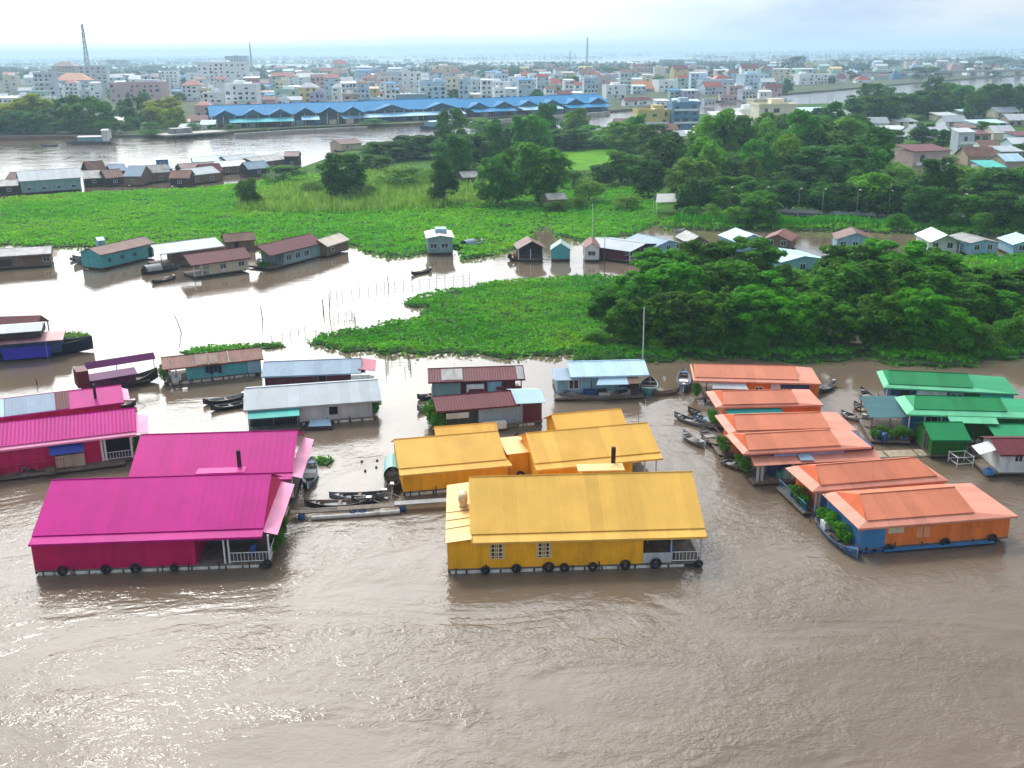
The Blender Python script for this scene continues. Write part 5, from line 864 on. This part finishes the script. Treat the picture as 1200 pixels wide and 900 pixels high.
# ---------------------------------------------------------------- masts, bridge, lamp posts
def lattice(label, px, py, top, bw=3.0, arms=True, z=1.2, sw=.22):
    g = at(px, py, z); hd = math.hypot(g.x, g.y); d = ray(px, top); hh = H+d.z/math.hypot(d.x, d.y)*hd-z
    t = thing('lattice_mast', label, 'mast', g); mb = MB(); st = mat('mast_steel', (.28, .3, .32), .5, .2, 1); n = 12
    def c(k, i): s = bw/2*(1-.75*k/n); return Vector(((-s, s, s, -s)[i], (-s, -s, s, s)[i], hh*k/n))
    for i in range(4): mb.tube([c(k, i) for k in range(n+1)], sw, 4)
    for k in range(n):
        for i in range(4): mb.tube([c(k, i), c(k+1, (i+1) % 4)], sw*.6, 3, 0, False)
    mb.build('lattice', st, t)
    if arms:
        for k, (f, w) in enumerate(((.62, 2.2), (.74, 2.0), (.84, 2.4), (.95, 1.6))): MB().box(-w, -.3, hh*f-1.2, -w+.6, .3, hh*f+1.2).box(w-.6, -.3, hh*f-1.2, w, .3, hh*f+1.2).box(-w+.6, -.1, hh*f-.1, w-.6, .1, hh*f+.1).build('antenna', METW, t)
    return t
lattice('tall lattice telecom mast hung with antennas above the left town', 106, 104, 28, 5.5, True, 1.2, .42); lattice('thin lattice mast left of the red roofed hotel tower', 296, 92, 50, 3, False, 1.2, .35); lattice('thin distant mast above the middle of the horizon', 688, 84, 44, 4, False, 1.2, .5); lattice('slim mast left of the middle one on the horizon', 668, 82, 60, 3, False, 1.2, .4)
t = thing('road_bridge', 'low concrete road bridge crossing the far river at right', 'bridge', at(1030, 92.5, 1.2)); a = at(1030, 92.5); b = at(1210, 89.5); d = b-a; L = d.length*1.3; t.rotation_euler.z = math.atan2(d.y, d.x)
MB().box(-30, 0, 6.0, L, 11, 8.0).build('bridge_deck', CONC, t); MB().box(-30, -.3, 8.002, L, .2, 9.2).build('parapet', WHITEP, t)
for k in range(9): MB().box(k*L/9+4, 1, -2, k*L/9+7, 10, 5.99).build('pier', CONC, t)
LP = MB().tube([(0, 0, 0), (0, 0, 6.0), (0, -.3, 6.4), (0, -1.2, 6.5)], [.08, .07, .06, .05], 6).mesh('lamp_pole', STEEL); LHd = MB().box(-.13, -1.7, 6.42, .13, -1.1, 6.55).mesh('lamp_head', METW)
LPX = [(897, 251), (935, 253), (963, 254), (1003, 255), (1040, 256), (1126, 261), (1186, 265), (855, 251)]
for i, (x, y) in enumerate(LPX):
    t = thing('street_lamp', 'grey street lamp on the river road, '+['right of the canopy gap', 'third lamp from the left', 'fourth lamp from the left', 'fifth lamp from the left', 'sixth lamp from the left', 'second lamp from the right', 'at the right edge of the photo', 'leftmost of the row'][i], 'street lamp', at(x, y, 1.0), 0, 'street lamps along the river road')
    link('lamp_pole', LP, t); link('lamp_head', LHd, t)
def pole(label, px, py, top, r=.07, z=0.0, m_=WOOD, name='pole', lean_=0.0):
    g = at(px, py, z); hd = math.hypot(g.x, g.y); d = ray(px, top); hh = H+d.z/math.hypot(d.x, d.y)*hd-z
    return tag(MB().tube([(0, 0, -1), (lean_*.5, 0, hh*.5), (lean_, 0, hh)], [r, r*.8, r*.6], 6).build(name, m_, None, loc=g), label, 'pole')
pole('tall pale mast between the pale blue houseboat and the mangroves', 753, 424, 360, .09, .2, METW, 'mast'); pole('thin dark pole in the water left of the white channel house', 708, 324, 279, .09); pole('leaning bare stick in the still water at left', 214, 390, 369, .07, 0, DARKW, 'stick', -.9); pole('short stick in the open water near the fish fence', 308, 375, 358, .08, 0, DARKW, 'stick', -.2)
pole('short stick by the left magenta boats', 44, 452, 444, .07, 0, DARKW, 'stick', -.1); pole('tall pale mast at the tip of the far green mat', 694, 282, 238, .08, .2, METW, 'mast'); pole('bare pole at the left end of the fish fence', 386, 372, 340, .07, 0, DARKW, 'stick', .4); pole('forked pole in the middle of the fish fence', 456, 336, 322, .07, 0, DARKW, 'stick', -.3)
pole('thin pole at the corner of the middle yellow house', 748, 498, 484, .04, 0, WOOD, 'stick'); pole('pole before the dark mangroves beside the road', 1040, 258, 215, .09, .6, METW, 'mast'); pole('leaning pole on the front edge of the second orange house', 945, 612, 578, .05, 0, WOOD, 'stick', 1.4)
for i, (lb, x, y, tp_) in enumerate([('second magenta roof', 262, 560, 520), ('blue grey roof', 345, 462, 436), ('nearest orange pair', 1018, 600, 540), ('left furthest orange house', 842, 470, 432), ('third orange house', 890, 520, 480), ('maroon twin roofs', 534, 470, 425), ('long green roof', 1104, 520, 478), ('left edge boat', 57, 425, 372)]): pole('thin aerial pole rising beside the '+lb, x, y, tp_, .028, 0, STEEL, 'aerial_pole')
def fish_fence(label, pts, step, h, seed):
    P = P2(pts); t = thing('fish_fence', label, 'fence', P[0]); o = P[0]; rg = random.Random(seed); ms = [MB().tube([(0, 0, -.6), (.05, 0, h*f)], .03, 5).mesh('stake', DARKW) for f in (1, .8, 1.25)]; tops = []
    for a, b in zip(P, P[1:]):
        k = max(1, int((b-a).length/step))
        for j in range(k): p = a+(b-a)*((j+.3*rg.random())/k)-o; link('stake', rg.choice(ms), t, p, rg.uniform(0, 6)); tops.append(p+Vector((0, 0, h*.62)))
    MB().tube(tops, .018, 4).build('top_line', DARKW, t); MB().tube([p-Vector((0, 0, h*.4)) for p in tops], .015, 4).build('net_line', DARKW, t)
fish_fence('curving fence of thin stakes in the white water left of the front mat', [(380, 373), (378, 357), (400, 349), (440, 341), (480, 334), (520, 331), (560, 327)], 1.5, 1.2, 1)
fish_fence('inner corral of thin stakes beside the tip of the front mat', [(388, 376), (412, 370), (418, 379), (400, 384)], 1.0, 1.0, 2)
fish_fence('little stake pen in the shallow water above the maroon houseboats', [(452, 436), (456, 424), (478, 422), (482, 434), (470, 440)], 1.1, 1.1, 3)
fish_fence('short stake line on the left side of the front mat', [(318, 402), (340, 396), (365, 390)], 1.2, 1.2, 4)
# ---------------------------------------------------------------- boats
BO = {'blue': mat('boat_blue', (.05, .12, .25), .5, .3, 2), 'dark': mat('boat_dark', (.045, .042, .042), .55, .35, 2), 'grey': mat('boat_grey', (.24, .25, .25), .6, .3, 2), 'wood': mat('boat_wood', (.17, .11, .07), .65, .3, 2), 'teal': mat('boat_teal', (.10, .32, .34), .5, .25, 2), 'pale': mat('boat_pale', (.5, .52, .5), .55, .25, 2)}
def hull_mesh(L, B, D=.55, rise=.45, mi_in=1, sharp=(1, 1)):
    n = 14; vs = []; fs = []; mi = []
    for i in range(n+1):
        u = i/n*2-1; s = sharp[0] if u < 0 else sharp[1]
        w = B/2*max(.05, (1-abs(u)**2.6*s)); sh = rise*abs(u)**2.5; z1 = D*.75+sh; z0 = -D*.25+sh*.8; x = u*L/2
        for y, z in ((-w, z1), (-w*.8, (z0+z1)*.5), (-w*.45, z0), (w*.45, z0), (w*.8, (z0+z1)*.5), (w, z1), (w*.9, z1), (w*.72, (z0+z1)*.5+.02), (w*.4, z0+.09), (-w*.4, z0+.09), (-w*.72, (z0+z1)*.5+.02), (-w*.9, z1)): vs.append((x, y, z))
    m_ = 12
    for i in range(n):
        for k in range(m_): fs.append((i*m_+k, (i+1)*m_+k, (i+1)*m_+(k+1) % m_, i*m_+(k+1) % m_)); mi.append(0 if k < 5 or k in (5, 11) else mi_in)
    fs += [tuple(range(m_-1, -1, -1)), tuple(n*m_+k for k in range(m_))]; mi += [0, 0]
    mb = MB(); mb.v = vs; mb.f = fs; mb.mi = mi; return mb
def boat(label, bow, stern, B, col='dark', inner='wood', cargo=(), seats=3, motor=True, group='sampans moored among the houses', canopy=None, name='sampan', D=.55):
    a, b = at(*stern), at(*bow); d = b-a; L = max(2.2, d.length); c = (a+b)/2
    t = thing(name, label, 'boat', c, math.atan2(d.y, d.x), group)
    hull_mesh(L, B, D, .4).build('hull', [BO[col], BO[inner]], t)
    mb = MB(); mb.box(-L*.1, -B*.36, D*.3, L*.22, B*.36, D*.36); mb.build('floor_boards', BO['grey'] if inner != 'grey' else BO['wood'], t)
    for k in range(seats): x = -L*.32+k*L*.62/max(1, seats-1); MB().box(x-.14, -B*.40, D*.62, x+.14, B*.40, D*.68).build('seat', BO['wood'] if col != 'wood' else BO['grey'], t)
    MB().box(L*.33, -B*.22, D*.86, L*.44, B*.22, D*.94).build('bow_deck', BO[col], t)
    if motor:
        e = MB().box(-L*.47, -.16, D*.9, -L*.47+.45, .16, D*.9+.35).build('engine', STEEL, t); MB().tube([(-L*.47, 0, D*1.1), (-L*.5-1.0, .1, .05)], .035, 5).build('propeller_shaft', STEEL, e)
    if canopy:
        mb = MB(); hw = B*.5; n = 8; x0, x1 = -L*.05, L*.4; pr = [(-hw*math.cos(k*math.pi/n), D*.7+1.0*math.sin(k*math.pi/n)) for k in range(n+1)]
        for (y0, z0), (y1, z1) in zip(pr, pr[1:]): mb.slab([(x0, y0, z0), (x1, y0, z0), (x1, y1, z1), (x0, y1, z1)], .04)
        mb.build('canopy', canopy, t)
    for x, w, m_, h in cargo: MB().box(x*L-w/2, -B*.3, D*.37, x*L+w/2, B*.3, D*.37+h).build('cargo_box', m_, t)
    return t
boat('blue rowing boat floating at the right end of the second magenta house', (366, 543), (361, 576), 1.5, 'blue', 'pale', motor=False)
boat('teal canopied boat moored by the left yellow house', (461, 546), (460, 581), 1.7, 'dark', 'grey', canopy=sheet('pale_teal_canopy', (.3, .55, .5)), name='covered_boat', D=.8)
boat('long dark sampan lying along the plank walkway', (357, 595), (438, 592), 1.3, 'dark', 'wood'); boat('grey sampan on the far side of the walkway boats', (386, 586), (456, 583), 1.3, 'grey', 'dark'); boat('short dark sampan wedged between the two walkway boats', (412, 590), (444, 588), 1.1, 'dark', 'dark', motor=False)
boat('long dark blue boat with pale cargo beside the nearest orange house', (1004, 657), (956, 608), 1.8, 'blue', 'grey', cargo=((-.18, .9, WHW, .7), (.1, 1.2, DARKW, .3)), D=.7); boat('dark sampan between the two nearest orange houses', (940, 603), (984, 599), 1.3, 'dark', 'teal')
boat('pale edged sampan leftmost of the boats beside the orange houses', (790, 490), (834, 503), 1.2, 'grey', 'dark'); boat('dark sampan behind the leftmost one beside the orange houses', (806, 484), (846, 495), 1.3, 'dark', 'wood'); boat('third sampan up in the left orange group with a grey cover', (812, 492), (850, 500), 1.4, 'blue', 'dark', cargo=((0, 1.2, BLUG, .3),)); boat('grey open sampan drifting left of the middle orange roofs', (800, 511), (826, 526), 1.3, 'grey', 'pale', motor=False); boat('wide dark sampan right of the drifting grey one', (822, 508), (846, 529), 1.7, 'dark', 'grey', cargo=((.1, .8, OLDG, .3),)); boat('brown slim sampan near the awning orange house', (842, 541), (872, 553), 1.2, 'wood', 'dark')
boat('blue boat seen end on left of the furthest orange house', (801, 440), (801, 461), 1.7, 'blue', 'grey', cargo=((-.1, .8, WHW, .4),), D=.8); boat('thin brown canoe left of the blue end on boat', (767, 464), (796, 461), .8, 'wood', 'wood', motor=False, seats=2)
boat('dark sampan behind the right end of the furthest orange house', (958, 462), (978, 452), 1.3, 'dark', 'pale'); boat('grey sampan at the left end of the furthest green house', (1008, 460), (1028, 475), 1.4, 'grey', 'dark'); boat('sampan with a yellow box left of the green houses', (1000, 477), (1024, 489), 1.4, 'wood', 'grey', cargo=((-.25, .7, mat('yellow_crate', (.5, .35, .12), .7), .5),)); boat('rounded grey boat standing in the gap left of the green houses', (1014, 492), (1020, 508), 1.5, 'grey', 'grey', motor=False); boat('long dark barge in front of the green house deck', (1026, 515), (1075, 517), 1.7, 'dark', 'teal', cargo=((-.1, 1.2, PBW, .5),)); boat('white sampan moored right of the middle orange roofs', (985, 488), (1016, 495), 1.3, 'pale', 'dark')
boat('long wooden market boat moored in front of the pale blue houseboat', (660, 467), (742, 466), 2.0, 'grey', 'dark', cargo=((-.1, 1.6, WHS, .5), (.12, 1.5, DBLW, .7)), D=.8); boat('teal snub boat at the right end of the pale blue houseboat', (757, 466), (762, 451), 2.2, 'teal', 'dark', motor=False, D=1.0)
boat('dark sampan poking out left of the rear maroon houseboat', (489, 469), (516, 465), 1.2, 'dark', 'dark'); boat('grey sampan left of the front maroon houseboat', (489, 483), (514, 479), 1.2, 'grey', 'dark'); boat('grey sampan below the front maroon houseboat', (575, 504), (612, 498), 1.4, 'grey', 'wood')
boat('upper dark sampan left of the pale grey house', (238, 475), (290, 467), 1.3, 'dark', 'grey'); boat('lower dark sampan left of the pale grey house', (247, 482), (292, 475), 1.2, 'dark', 'dark')
boat('dark rowing boat before the long magenta corrugated house', (28, 558), (104, 546), 1.5, 'dark', 'dark', cargo=((.1, .8, BRNW, .4),)); boat('dark boat at the left edge with blue bundles', (-20, 566), (34, 556), 1.6, 'dark', 'dark', cargo=((.25, .8, TARPB, .9), (.42, .5, WHW, .5)))
boat('dark sampan at the right end of the blue grey patched magenta house', (134, 478), (160, 476), 1.1, 'dark', 'pale'); boat('low dark boat alone on the white water above the fish fence', (482, 323), (506, 318), 1.0, 'dark', 'wood'); boat('dark sampan trailing below the maroon veranda house', (178, 333), (206, 327), 1.2, 'dark', 'wood'); boat('covered boat in the dark mooring of the left cluster', (166, 322), (206, 316), 2.4, 'dark', 'dark', canopy=OLDG, name='covered_boat', D=.9); boat('grey covered boat beside the pale pink cabin boat', (541, 291), (566, 286), 2.2, 'teal', 'wood', canopy=BLUG, name='covered_boat', D=.8)
boat('small dark raft boat left of the brown hut', (597, 306), (609, 304), 2.0, 'dark', 'dark', canopy=BRN, name='covered_boat'); boat('low grey canoe off the left end of the teal barge house', (82, 306), (110, 303), 1.2, 'grey', 'wood')
boat('dark launch tied along the right end of the yellow middle house', (596, 521), (604, 517), 1.0, 'dark', 'dark', motor=False, seats=1); boat('blue sampan in the far channel near the right edge', (1166, 305), (1200, 304), 1.3, 'blue', 'dark'); boat('small boat against the far left bank wall', (48, 171), (68, 171), 2.0, 'blue', 'dark', motor=False); boat('white sampan by the island canopy in the brown channel', (789, 272), (802, 271), 1.1, 'pale', 'pale', motor=False)
# bigger decked boats
def deckboat(label, bow, stern, B, hullm, cabins, D=1.4, name='river_boat', extra=None):
    a, b = at(*stern), at(*bow); d = b-a; L = d.length; t = thing(name, label, 'boat', (a+b)/2, math.atan2(d.y, d.x))
    hull_mesh(L, B, D, .9).build('hull', [hullm, BO['dark']], t); MB().box(-L*.42, -B*.42, D*.5, L*.36, B*.42, D*.58).build('deck', WOOD, t)
    for k, (x0, x1, z0, z1, wm, rm, ov) in enumerate(cabins):
        c = MB().box(x0*L, -B*.44, z0, x1*L, B*.44, z1).build('cabin', wm, t); MB().slab([(x0*L-ov, -B*.5-ov*.3, z1+.05), (x1*L+ov, -B*.5-ov*.3, z1+.05), (x1*L+ov, 0, z1+.5), (x0*L-ov, 0, z1+.5)], .08).slab([(x0*L-ov, 0, z1+.5), (x1*L+ov, 0, z1+.5), (x1*L+ov, B*.5+ov*.3, z1+.05), (x0*L-ov, B*.5+ov*.3, z1+.05)], .08).build('cabin_roof', rm, c)
        for j in range(max(1, int((x1-x0)*L/3))): window_part(c, x0*L+(j+.5)*(x1-x0)*L/max(1, int((x1-x0)*L/3)), -B*.44-.02, z0+.5, 1.0, max(.4, (z1-z0)*.4), fm=wm, pane=DARK)
    return t
t = deckboat('large river boat with a blue hull and grey roof at the left edge', (110, 411), (-150, 432), 5.0, mat('hull_navy', (.012, .012, .035), .5, .2, 1), [(-.48, .36, .9, 2.5, DBLW, sheet('faded_rose_sheet', (.55, .3, .3)), .5), (-.46, .28, 3.06, 3.9, DARKW, GREY, .2)], 1.6)
MB().box(2.6, -2.55, .35, 8.4, -2.42, 1.9).build('side_screen', mat('screen_blue', (.03, .03, .42), .5, .15, 1), t)
t = thing('roof_shelter', 'maroon corrugated shelter roof showing behind the large blue hulled boat', 'shelter', at(-18, 413), .1); MB().slab([(0, 0, 2.6), (7, 0, 2.6), (7, 3, 4.2), (0, 3, 4.2)], .06).slab([(0, 3, 4.2), (7, 3, 4.2), (7, 6, 2.6), (0, 6, 2.6)], .06).build('roof', MAR, t)
MB().box(-.2, -.2, -.2, 7.2, 6.2, .4).build('raft', WOOD, t)
for x in (.2, 6.8):
    for y in (.3, 5.7): MB().tube([(x, y, .4), (x, y, 2.8)], .08, 6).build('post', WOOD, t)
t = deckboat('purple roofed wooden boat moored above the magenta houses', (186, 446), (96, 461), 2.8, BO['dark'], [(-.38, .18, .7, 1.7, mat('hull_plum', (.08, .015, .07), .5, .2, 2), sheet('purple_sheet', (.12, .012, .10)), .2)], 1.1, 'cargo_boat')
MB().box(-4.9, -1.2, 1.0, -3.6, 1.2, 3.0).build('wheelhouse', MAR, t); MB().slab([(-3.5, .9, 2.6), (4.6, .9, 2.6), (4.6, 1.7, 3.2), (-3.5, 1.7, 3.2)], .06).build('upper_roof', sheet('purple_sheet'), t)
for x in (-3.3, 0, 4.4): MB().tube([(x, 1.2, 1), (x, 1.2, 2.7)], .05, 5).build('post', METW, t)
t = deckboat('long grey ferry barge moored against the far left bank', (78, 169), (132, 168), 7, BO['grey'], [(-.3, .2, 1.2, 3.2, PBW, OLDG, .3), (-.46, -.32, 1.2, 6.0, WHW, GREY, .2)], 2.0, 'barge')
t = deckboat('small grey ferry with a raised wheelhouse left of the teal barge house', (86, 309), (126, 305), 3.6, BO['grey'], [(-.35, .0, .8, 2.2, PBW, OLDG, .2), (-.45, -.25, 2.75, 4.2, PBW, PALB, .1)], 1.2, 'cargo_boat')
t = deckboat('blue decked boat at the market quay beyond the reeds', (492, 152), (536, 148), 5, BO['blue'], [(-.35, .3, 1.2, 3.6, PBW, PALB, .3)], 1.6, 'barge')
# plank walkway with its barrels
a, b = at(341, 607), at(524, 594); d = b-a; L = d.length
t = thing('plank_walkway', 'grey plank walkway on barrels between the magenta and the large yellow house', 'walkway', a, math.atan2(d.y, d.x))
MB().box(0, -.42, .5, L*.72, .42, .58).build('plank_deck', WOOD, t); MB().box(L*.66, -.3, .582, L, .5, .66).build('plank_deck', BO['grey'], t)
MB().tube([(1.8, -.7, .18), (6.6, -.7, .18)], .2, 8).tube([(6.6, -.7, .18), (9.3, -.65, .18)], .2, 8).build('float', FOAM, t)
for x, y in ((.9, -.6), (5.3, -.7), (6.1, -.7), (9.6, -.4)):
    link('barrel', BARREL, t, (x, y, .2), 1.57)
mb = MB(); mb.tube([(-2.2, .3, 1.3), (0, 0, .75), (4, -.1, .65)], .03, 4); mb.build('rope', WOOD, t)
# small raft beside the pale grey house
a, b = at(357, 505), at(393, 505); t = thing('raft', 'small grey raft with a sheet metal lid beside the pale grey house', 'raft', a, .1); MB().box(0, 0, -.1, 3.0, 1.9, .3).build('deck', DARKW, t); MB().slab([(.4, .2, .42), (2.8, .2, .42), (2.6, 1.7, .62), (.5, 1.7, .62)], .05).build('lid', PALB, t)
for x in (.2, 2.3): link('barrel', BARREL, t, (x-.1, 1.0, .0), 1.57)
# floating bottle buoys
BU = MB().tube([(0, 0, -.1), (0, 0, .14)], [.16, .1], 7).mesh('buoy', BO['dark'], True)
for i, (x, y) in enumerate([(424, 541), (442, 540), (453, 539), (441, 548), (428, 552), (592, 432), (96, 449)]):
    tag(link('buoy', BU, None, at(x, y, .02)), ['dark net buoy leftmost of the five by the teal canopied boat', 'dark net buoy in the upper middle of the five', 'dark net buoy closest to the teal canopied boat', 'dark net buoy in the lower middle of the five', 'dark net buoy lowest of the five', 'lone dark buoy above the twin maroon houseboats', 'lone dark buoy beside the plum boat'][i], 'buoy', 'net buoys on the river')
t = thing('fish_pen', 'white framed fish pen standing in the water below the green shed', 'fish pen', at(1121, 548), .1); fr_ = MB()
for x in (0, 1.6):
    for y in (0, 1.6): fr_.tube([(x, y, -.5), (x, y, 1.1)], .05, 5)
for z in (.35, 1.0): fr_.tube([(0, 0, z), (1.6, 0, z), (1.6, 1.6, z), (0, 1.6, z), (0, 0, z)], .04, 4)
fr_.build('frame', METW, t)
a = at(1030, 528); t = thing('plank_raft', 'pale bamboo raft between the orange and green houses', 'raft', at(1028, 537), .05); mb = MB()
for k in range(6): mb.tube([(0, k*.28, .06), (5.2, k*.28+.1, .06)], .12, 6)
mb.build('bamboo_poles', mat('bamboo', (.5, .42, .3), .7, .25, 2), t); MB().box(1, -.05, .17, 1.15, 1.6, .23).box(4, -.05, .17, 4.15, 1.6, .23).build('cross_bar', WOOD, t)

# ---------------------------------------------------------------- loose goods on the decks
def drum(label, px, py, z=.44, m_=None): return tag(MB().tube([(0, 0, 0), (0, 0, .05), (0, 0, .3), (0, 0, .32), (0, 0, .6), (0, 0, .85)], [.27, .29, .27, .29, .27, .26], 12).build('drum', m_ or BLUEB, None, True, at(px, py, z)), label, 'drum', 'drums on the floating decks')
def crate(label, px, py, z=.44, m_=None, w=.7):
    mb = MB()
    for k in range(4): mb.box(-w/2, -.3, .02+k*.14, w/2, -.27, .12+k*.14).box(-w/2, .27, .02+k*.14, w/2, .3, .12+k*.14)
    mb.box(-w/2, -.265, 0, w/2, .265, .05)
    for x in (-w/2, w/2-.04): mb.box(x, -.265, .052, x+.04, .265, .58)
    return tag(mb.build('crate', m_ or WOOD, None, False, at(px, py, z), .2), label, 'crate', 'crates on the floating decks')
drum('blue drum on the porch deck of the large yellow house', 786, 652); drum('blue drum in the porch corner of the front magenta house', 297, 650); drum('blue drum left of the plants of the green deck', 1030, 514, .42); drum('second blue drum nearer the boats on the green deck', 1036, 517, .42); drum('grey drum at the left end of the awning orange house', 894, 556, .44, STEEL)
crate('pale crate on the side deck of the long green house', 1043, 512, .42, WHW); crate('wooden crate at the front of the green shed deck', 1140, 531, .42); crate('wooden crate on the walkway of the pale blue houseboat', 720, 466, .44); crate('teal crate under the awning of the orange house', 915, 559, .44, TEALW); crate('white crate on the veranda of the teal walled house', 206, 448, .46, WHW)
crate('wooden crate on the side walkway of the corrugated magenta house', 60, 555, .42); crate('blue crate on the deck of the small white walled shack', 1158, 556, .42, BLUW)
# ---------------------------------------------------------------- labels for the many: kind, look and neighbour
def near(px, marks):
    return min(marks, key=lambda q: abs(q[0]-px))
MK_T = [(20, 'the far left edge'), (60, 'the orange hipped roof'), (106, 'the lattice mast'), (160, 'the long pink block'), (226, 'the red pyramid roof'), (266, 'the biggest white block'), (316, 'the maroon roofed lilac house'), (362, 'the yellow house'), (399, 'the red roofed hotel tower'), (430, 'the ochre house'), (475, 'the glass pavilion'), (510, 'the pale blue dark doored house'), (550, 'the cream five window block'), (600, 'the white wide block'), (649, 'the red roofed white house'), (690, 'the thin middle mast'), (744, 'the colonial hall'), (795, 'the white compound'), (842, 'the pale blue warehouse'), (886, 'the sky blue block'), (965, 'the white long block'), (1030, 'the bridge end'), (1100, 'the road bridge'), (1180, 'the right edge')]
MK_N = [(405, 'the meadow reeds'), (470, 'the upper bank roof'), (560, 'the dark little hut'), (630, 'the mud channel shack'), (700, 'the inner meadow'), (765, 'the canopy shelter'), (803, 'the blue glass block'), (852, 'the balcony house'), (910, 'the cream stepped block'), (934, 'the thatched hut'), (988, 'the mint gabled house'), (1040, 'the road mast'), (1089, 'the pink maroon roofed house'), (1130, 'the tall grey house'), (1180, 'the right edge')]
MK_F = [(690, 'the front mat'), (753, 'the tall pale mast'), (800, 'the blue end on boat'), (870, 'the furthest orange roof'), (940, 'the orange roof end'), (1010, 'the gap in the mangroves'), (1090, 'the green roofs'), (1180, 'the right edge')]
USED = {}
ORD = ['', 'second ', 'third ', 'fourth ', 'fifth ', 'sixth ', 'seventh ', 'eighth ', 'ninth ', 'tenth ', 'eleventh ', 'twelfth ', 'thirteenth ', 'fourteenth ']
def settle(items):                                     # items: (object, adjective+kind, place)
    by = {}
    for o, k, p, px in items: by.setdefault((k, p), []).append((px, o))
    for (k, p), l in by.items():
        l.sort(key=lambda q: q[0])
        for i, (px, o) in enumerate(l):
            o['label'] = (k+', '+p) if len(l) == 1 else '%s %s from left, %s' % ('first' if i == 0 else ORD[min(i, 13)].strip(), k, p)
def side(px, q): return 'at' if abs(px-q[0]) < 9 else ('left of' if px < q[0] else 'right of')
it = []
for t, w, d, h in BLD:
    if t['label']: continue
    px, py, _ = proj(t.location); q = near(px, MK_N if t['category'] == 'house' else MK_T)
    wall = [c for c in t.children if c.name.startswith('wall')][0].data.materials[0].name.replace('plaster_', '').replace('_', ' ')
    rf = [c for c in t.children if c.name.startswith('roof')][0]; rn = 'flat roofed' if 'parapet' in rf.name else rf.data.materials[0].name.replace('tile_', '').replace('_sheet', '').replace('market_', '').replace('concrete', 'grey').replace('_', ' ')+' roofed'
    n = max(1, round(h/3.4)); row = 'river side' if py > 118 else ('middle rank' if py > 100 else 'rear rank')
    it.append((t, '%s %s %s %s' % (wall, rn, ['', 'one storey', 'two storey', 'three storey', 'four storey', 'five storey'][min(5, n)], 'house' if t['category'] == 'house' else 'building'), (row+', ' if t['category'] != 'house' else '')+side(px, q)+' '+q[1], px))
settle(it); it = []
AD = {'round_dark': 'dark rounded', 'round_mid': 'mid green rounded', 'round_light': 'light green rounded', 'olive': 'yellow green', 'tall': 'tall narrow dark', 'mangrove': 'layered dark green', 'mangrove_round': 'domed green', 'bush': 'green', 'bushl': 'light green', 'small': 'small hazy'}
for t, k, w, h in TREES:
    px, py, _ = proj(t.location); y = t.location.y
    if y < 140: t['group'] = 'mangroves of the front clump'; mk = MK_F; row = 'front row' if py > 385 else ('middle row' if py > 356 else 'back row')
    elif y < 420 and py > 155 and px > 260: t['group'] = 'trees on the middle island'; mk = MK_N; row = 'near side' if py > 225 else ('mid wood' if py > 180 else 'far side')
    else: t['group'] = 'trees of the town bank'; mk = MK_T; row = 'waterfront' if py > 125 else 'in town'
    q = near(px, mk); it.append((t, AD[k]+' '+('bush' if 'bush' in k else 'mangrove' if 'mangrove' in k else 'tree'), row+', '+side(px, q)+' '+q[1], px))
settle(it)
# ---------------------------------------------------------------- the hazy air
HZ = bpy.data.materials.new('haze_air'); HZ.use_nodes = True; t = HZ.node_tree; t.nodes.clear()
o = N(t, 'ShaderNodeOutputMaterial'); v = N(t, 'ShaderNodeVolumePrincipled'); v.inputs['Color'].default_value = (.60, .83, 1.0, 1); v.inputs['Density'].default_value = HAZE; v.inputs['Anisotropy'].default_value = .2
lk(t, v.outputs[0], o.inputs['Volume'])
HB_ = MB().box(-11100, -90, -1.6, 11100, 19200, 118); hz = HB_.build('haze', HZ); hz['kind'] = 'stuff'; hz.display_type = 'WIRE'
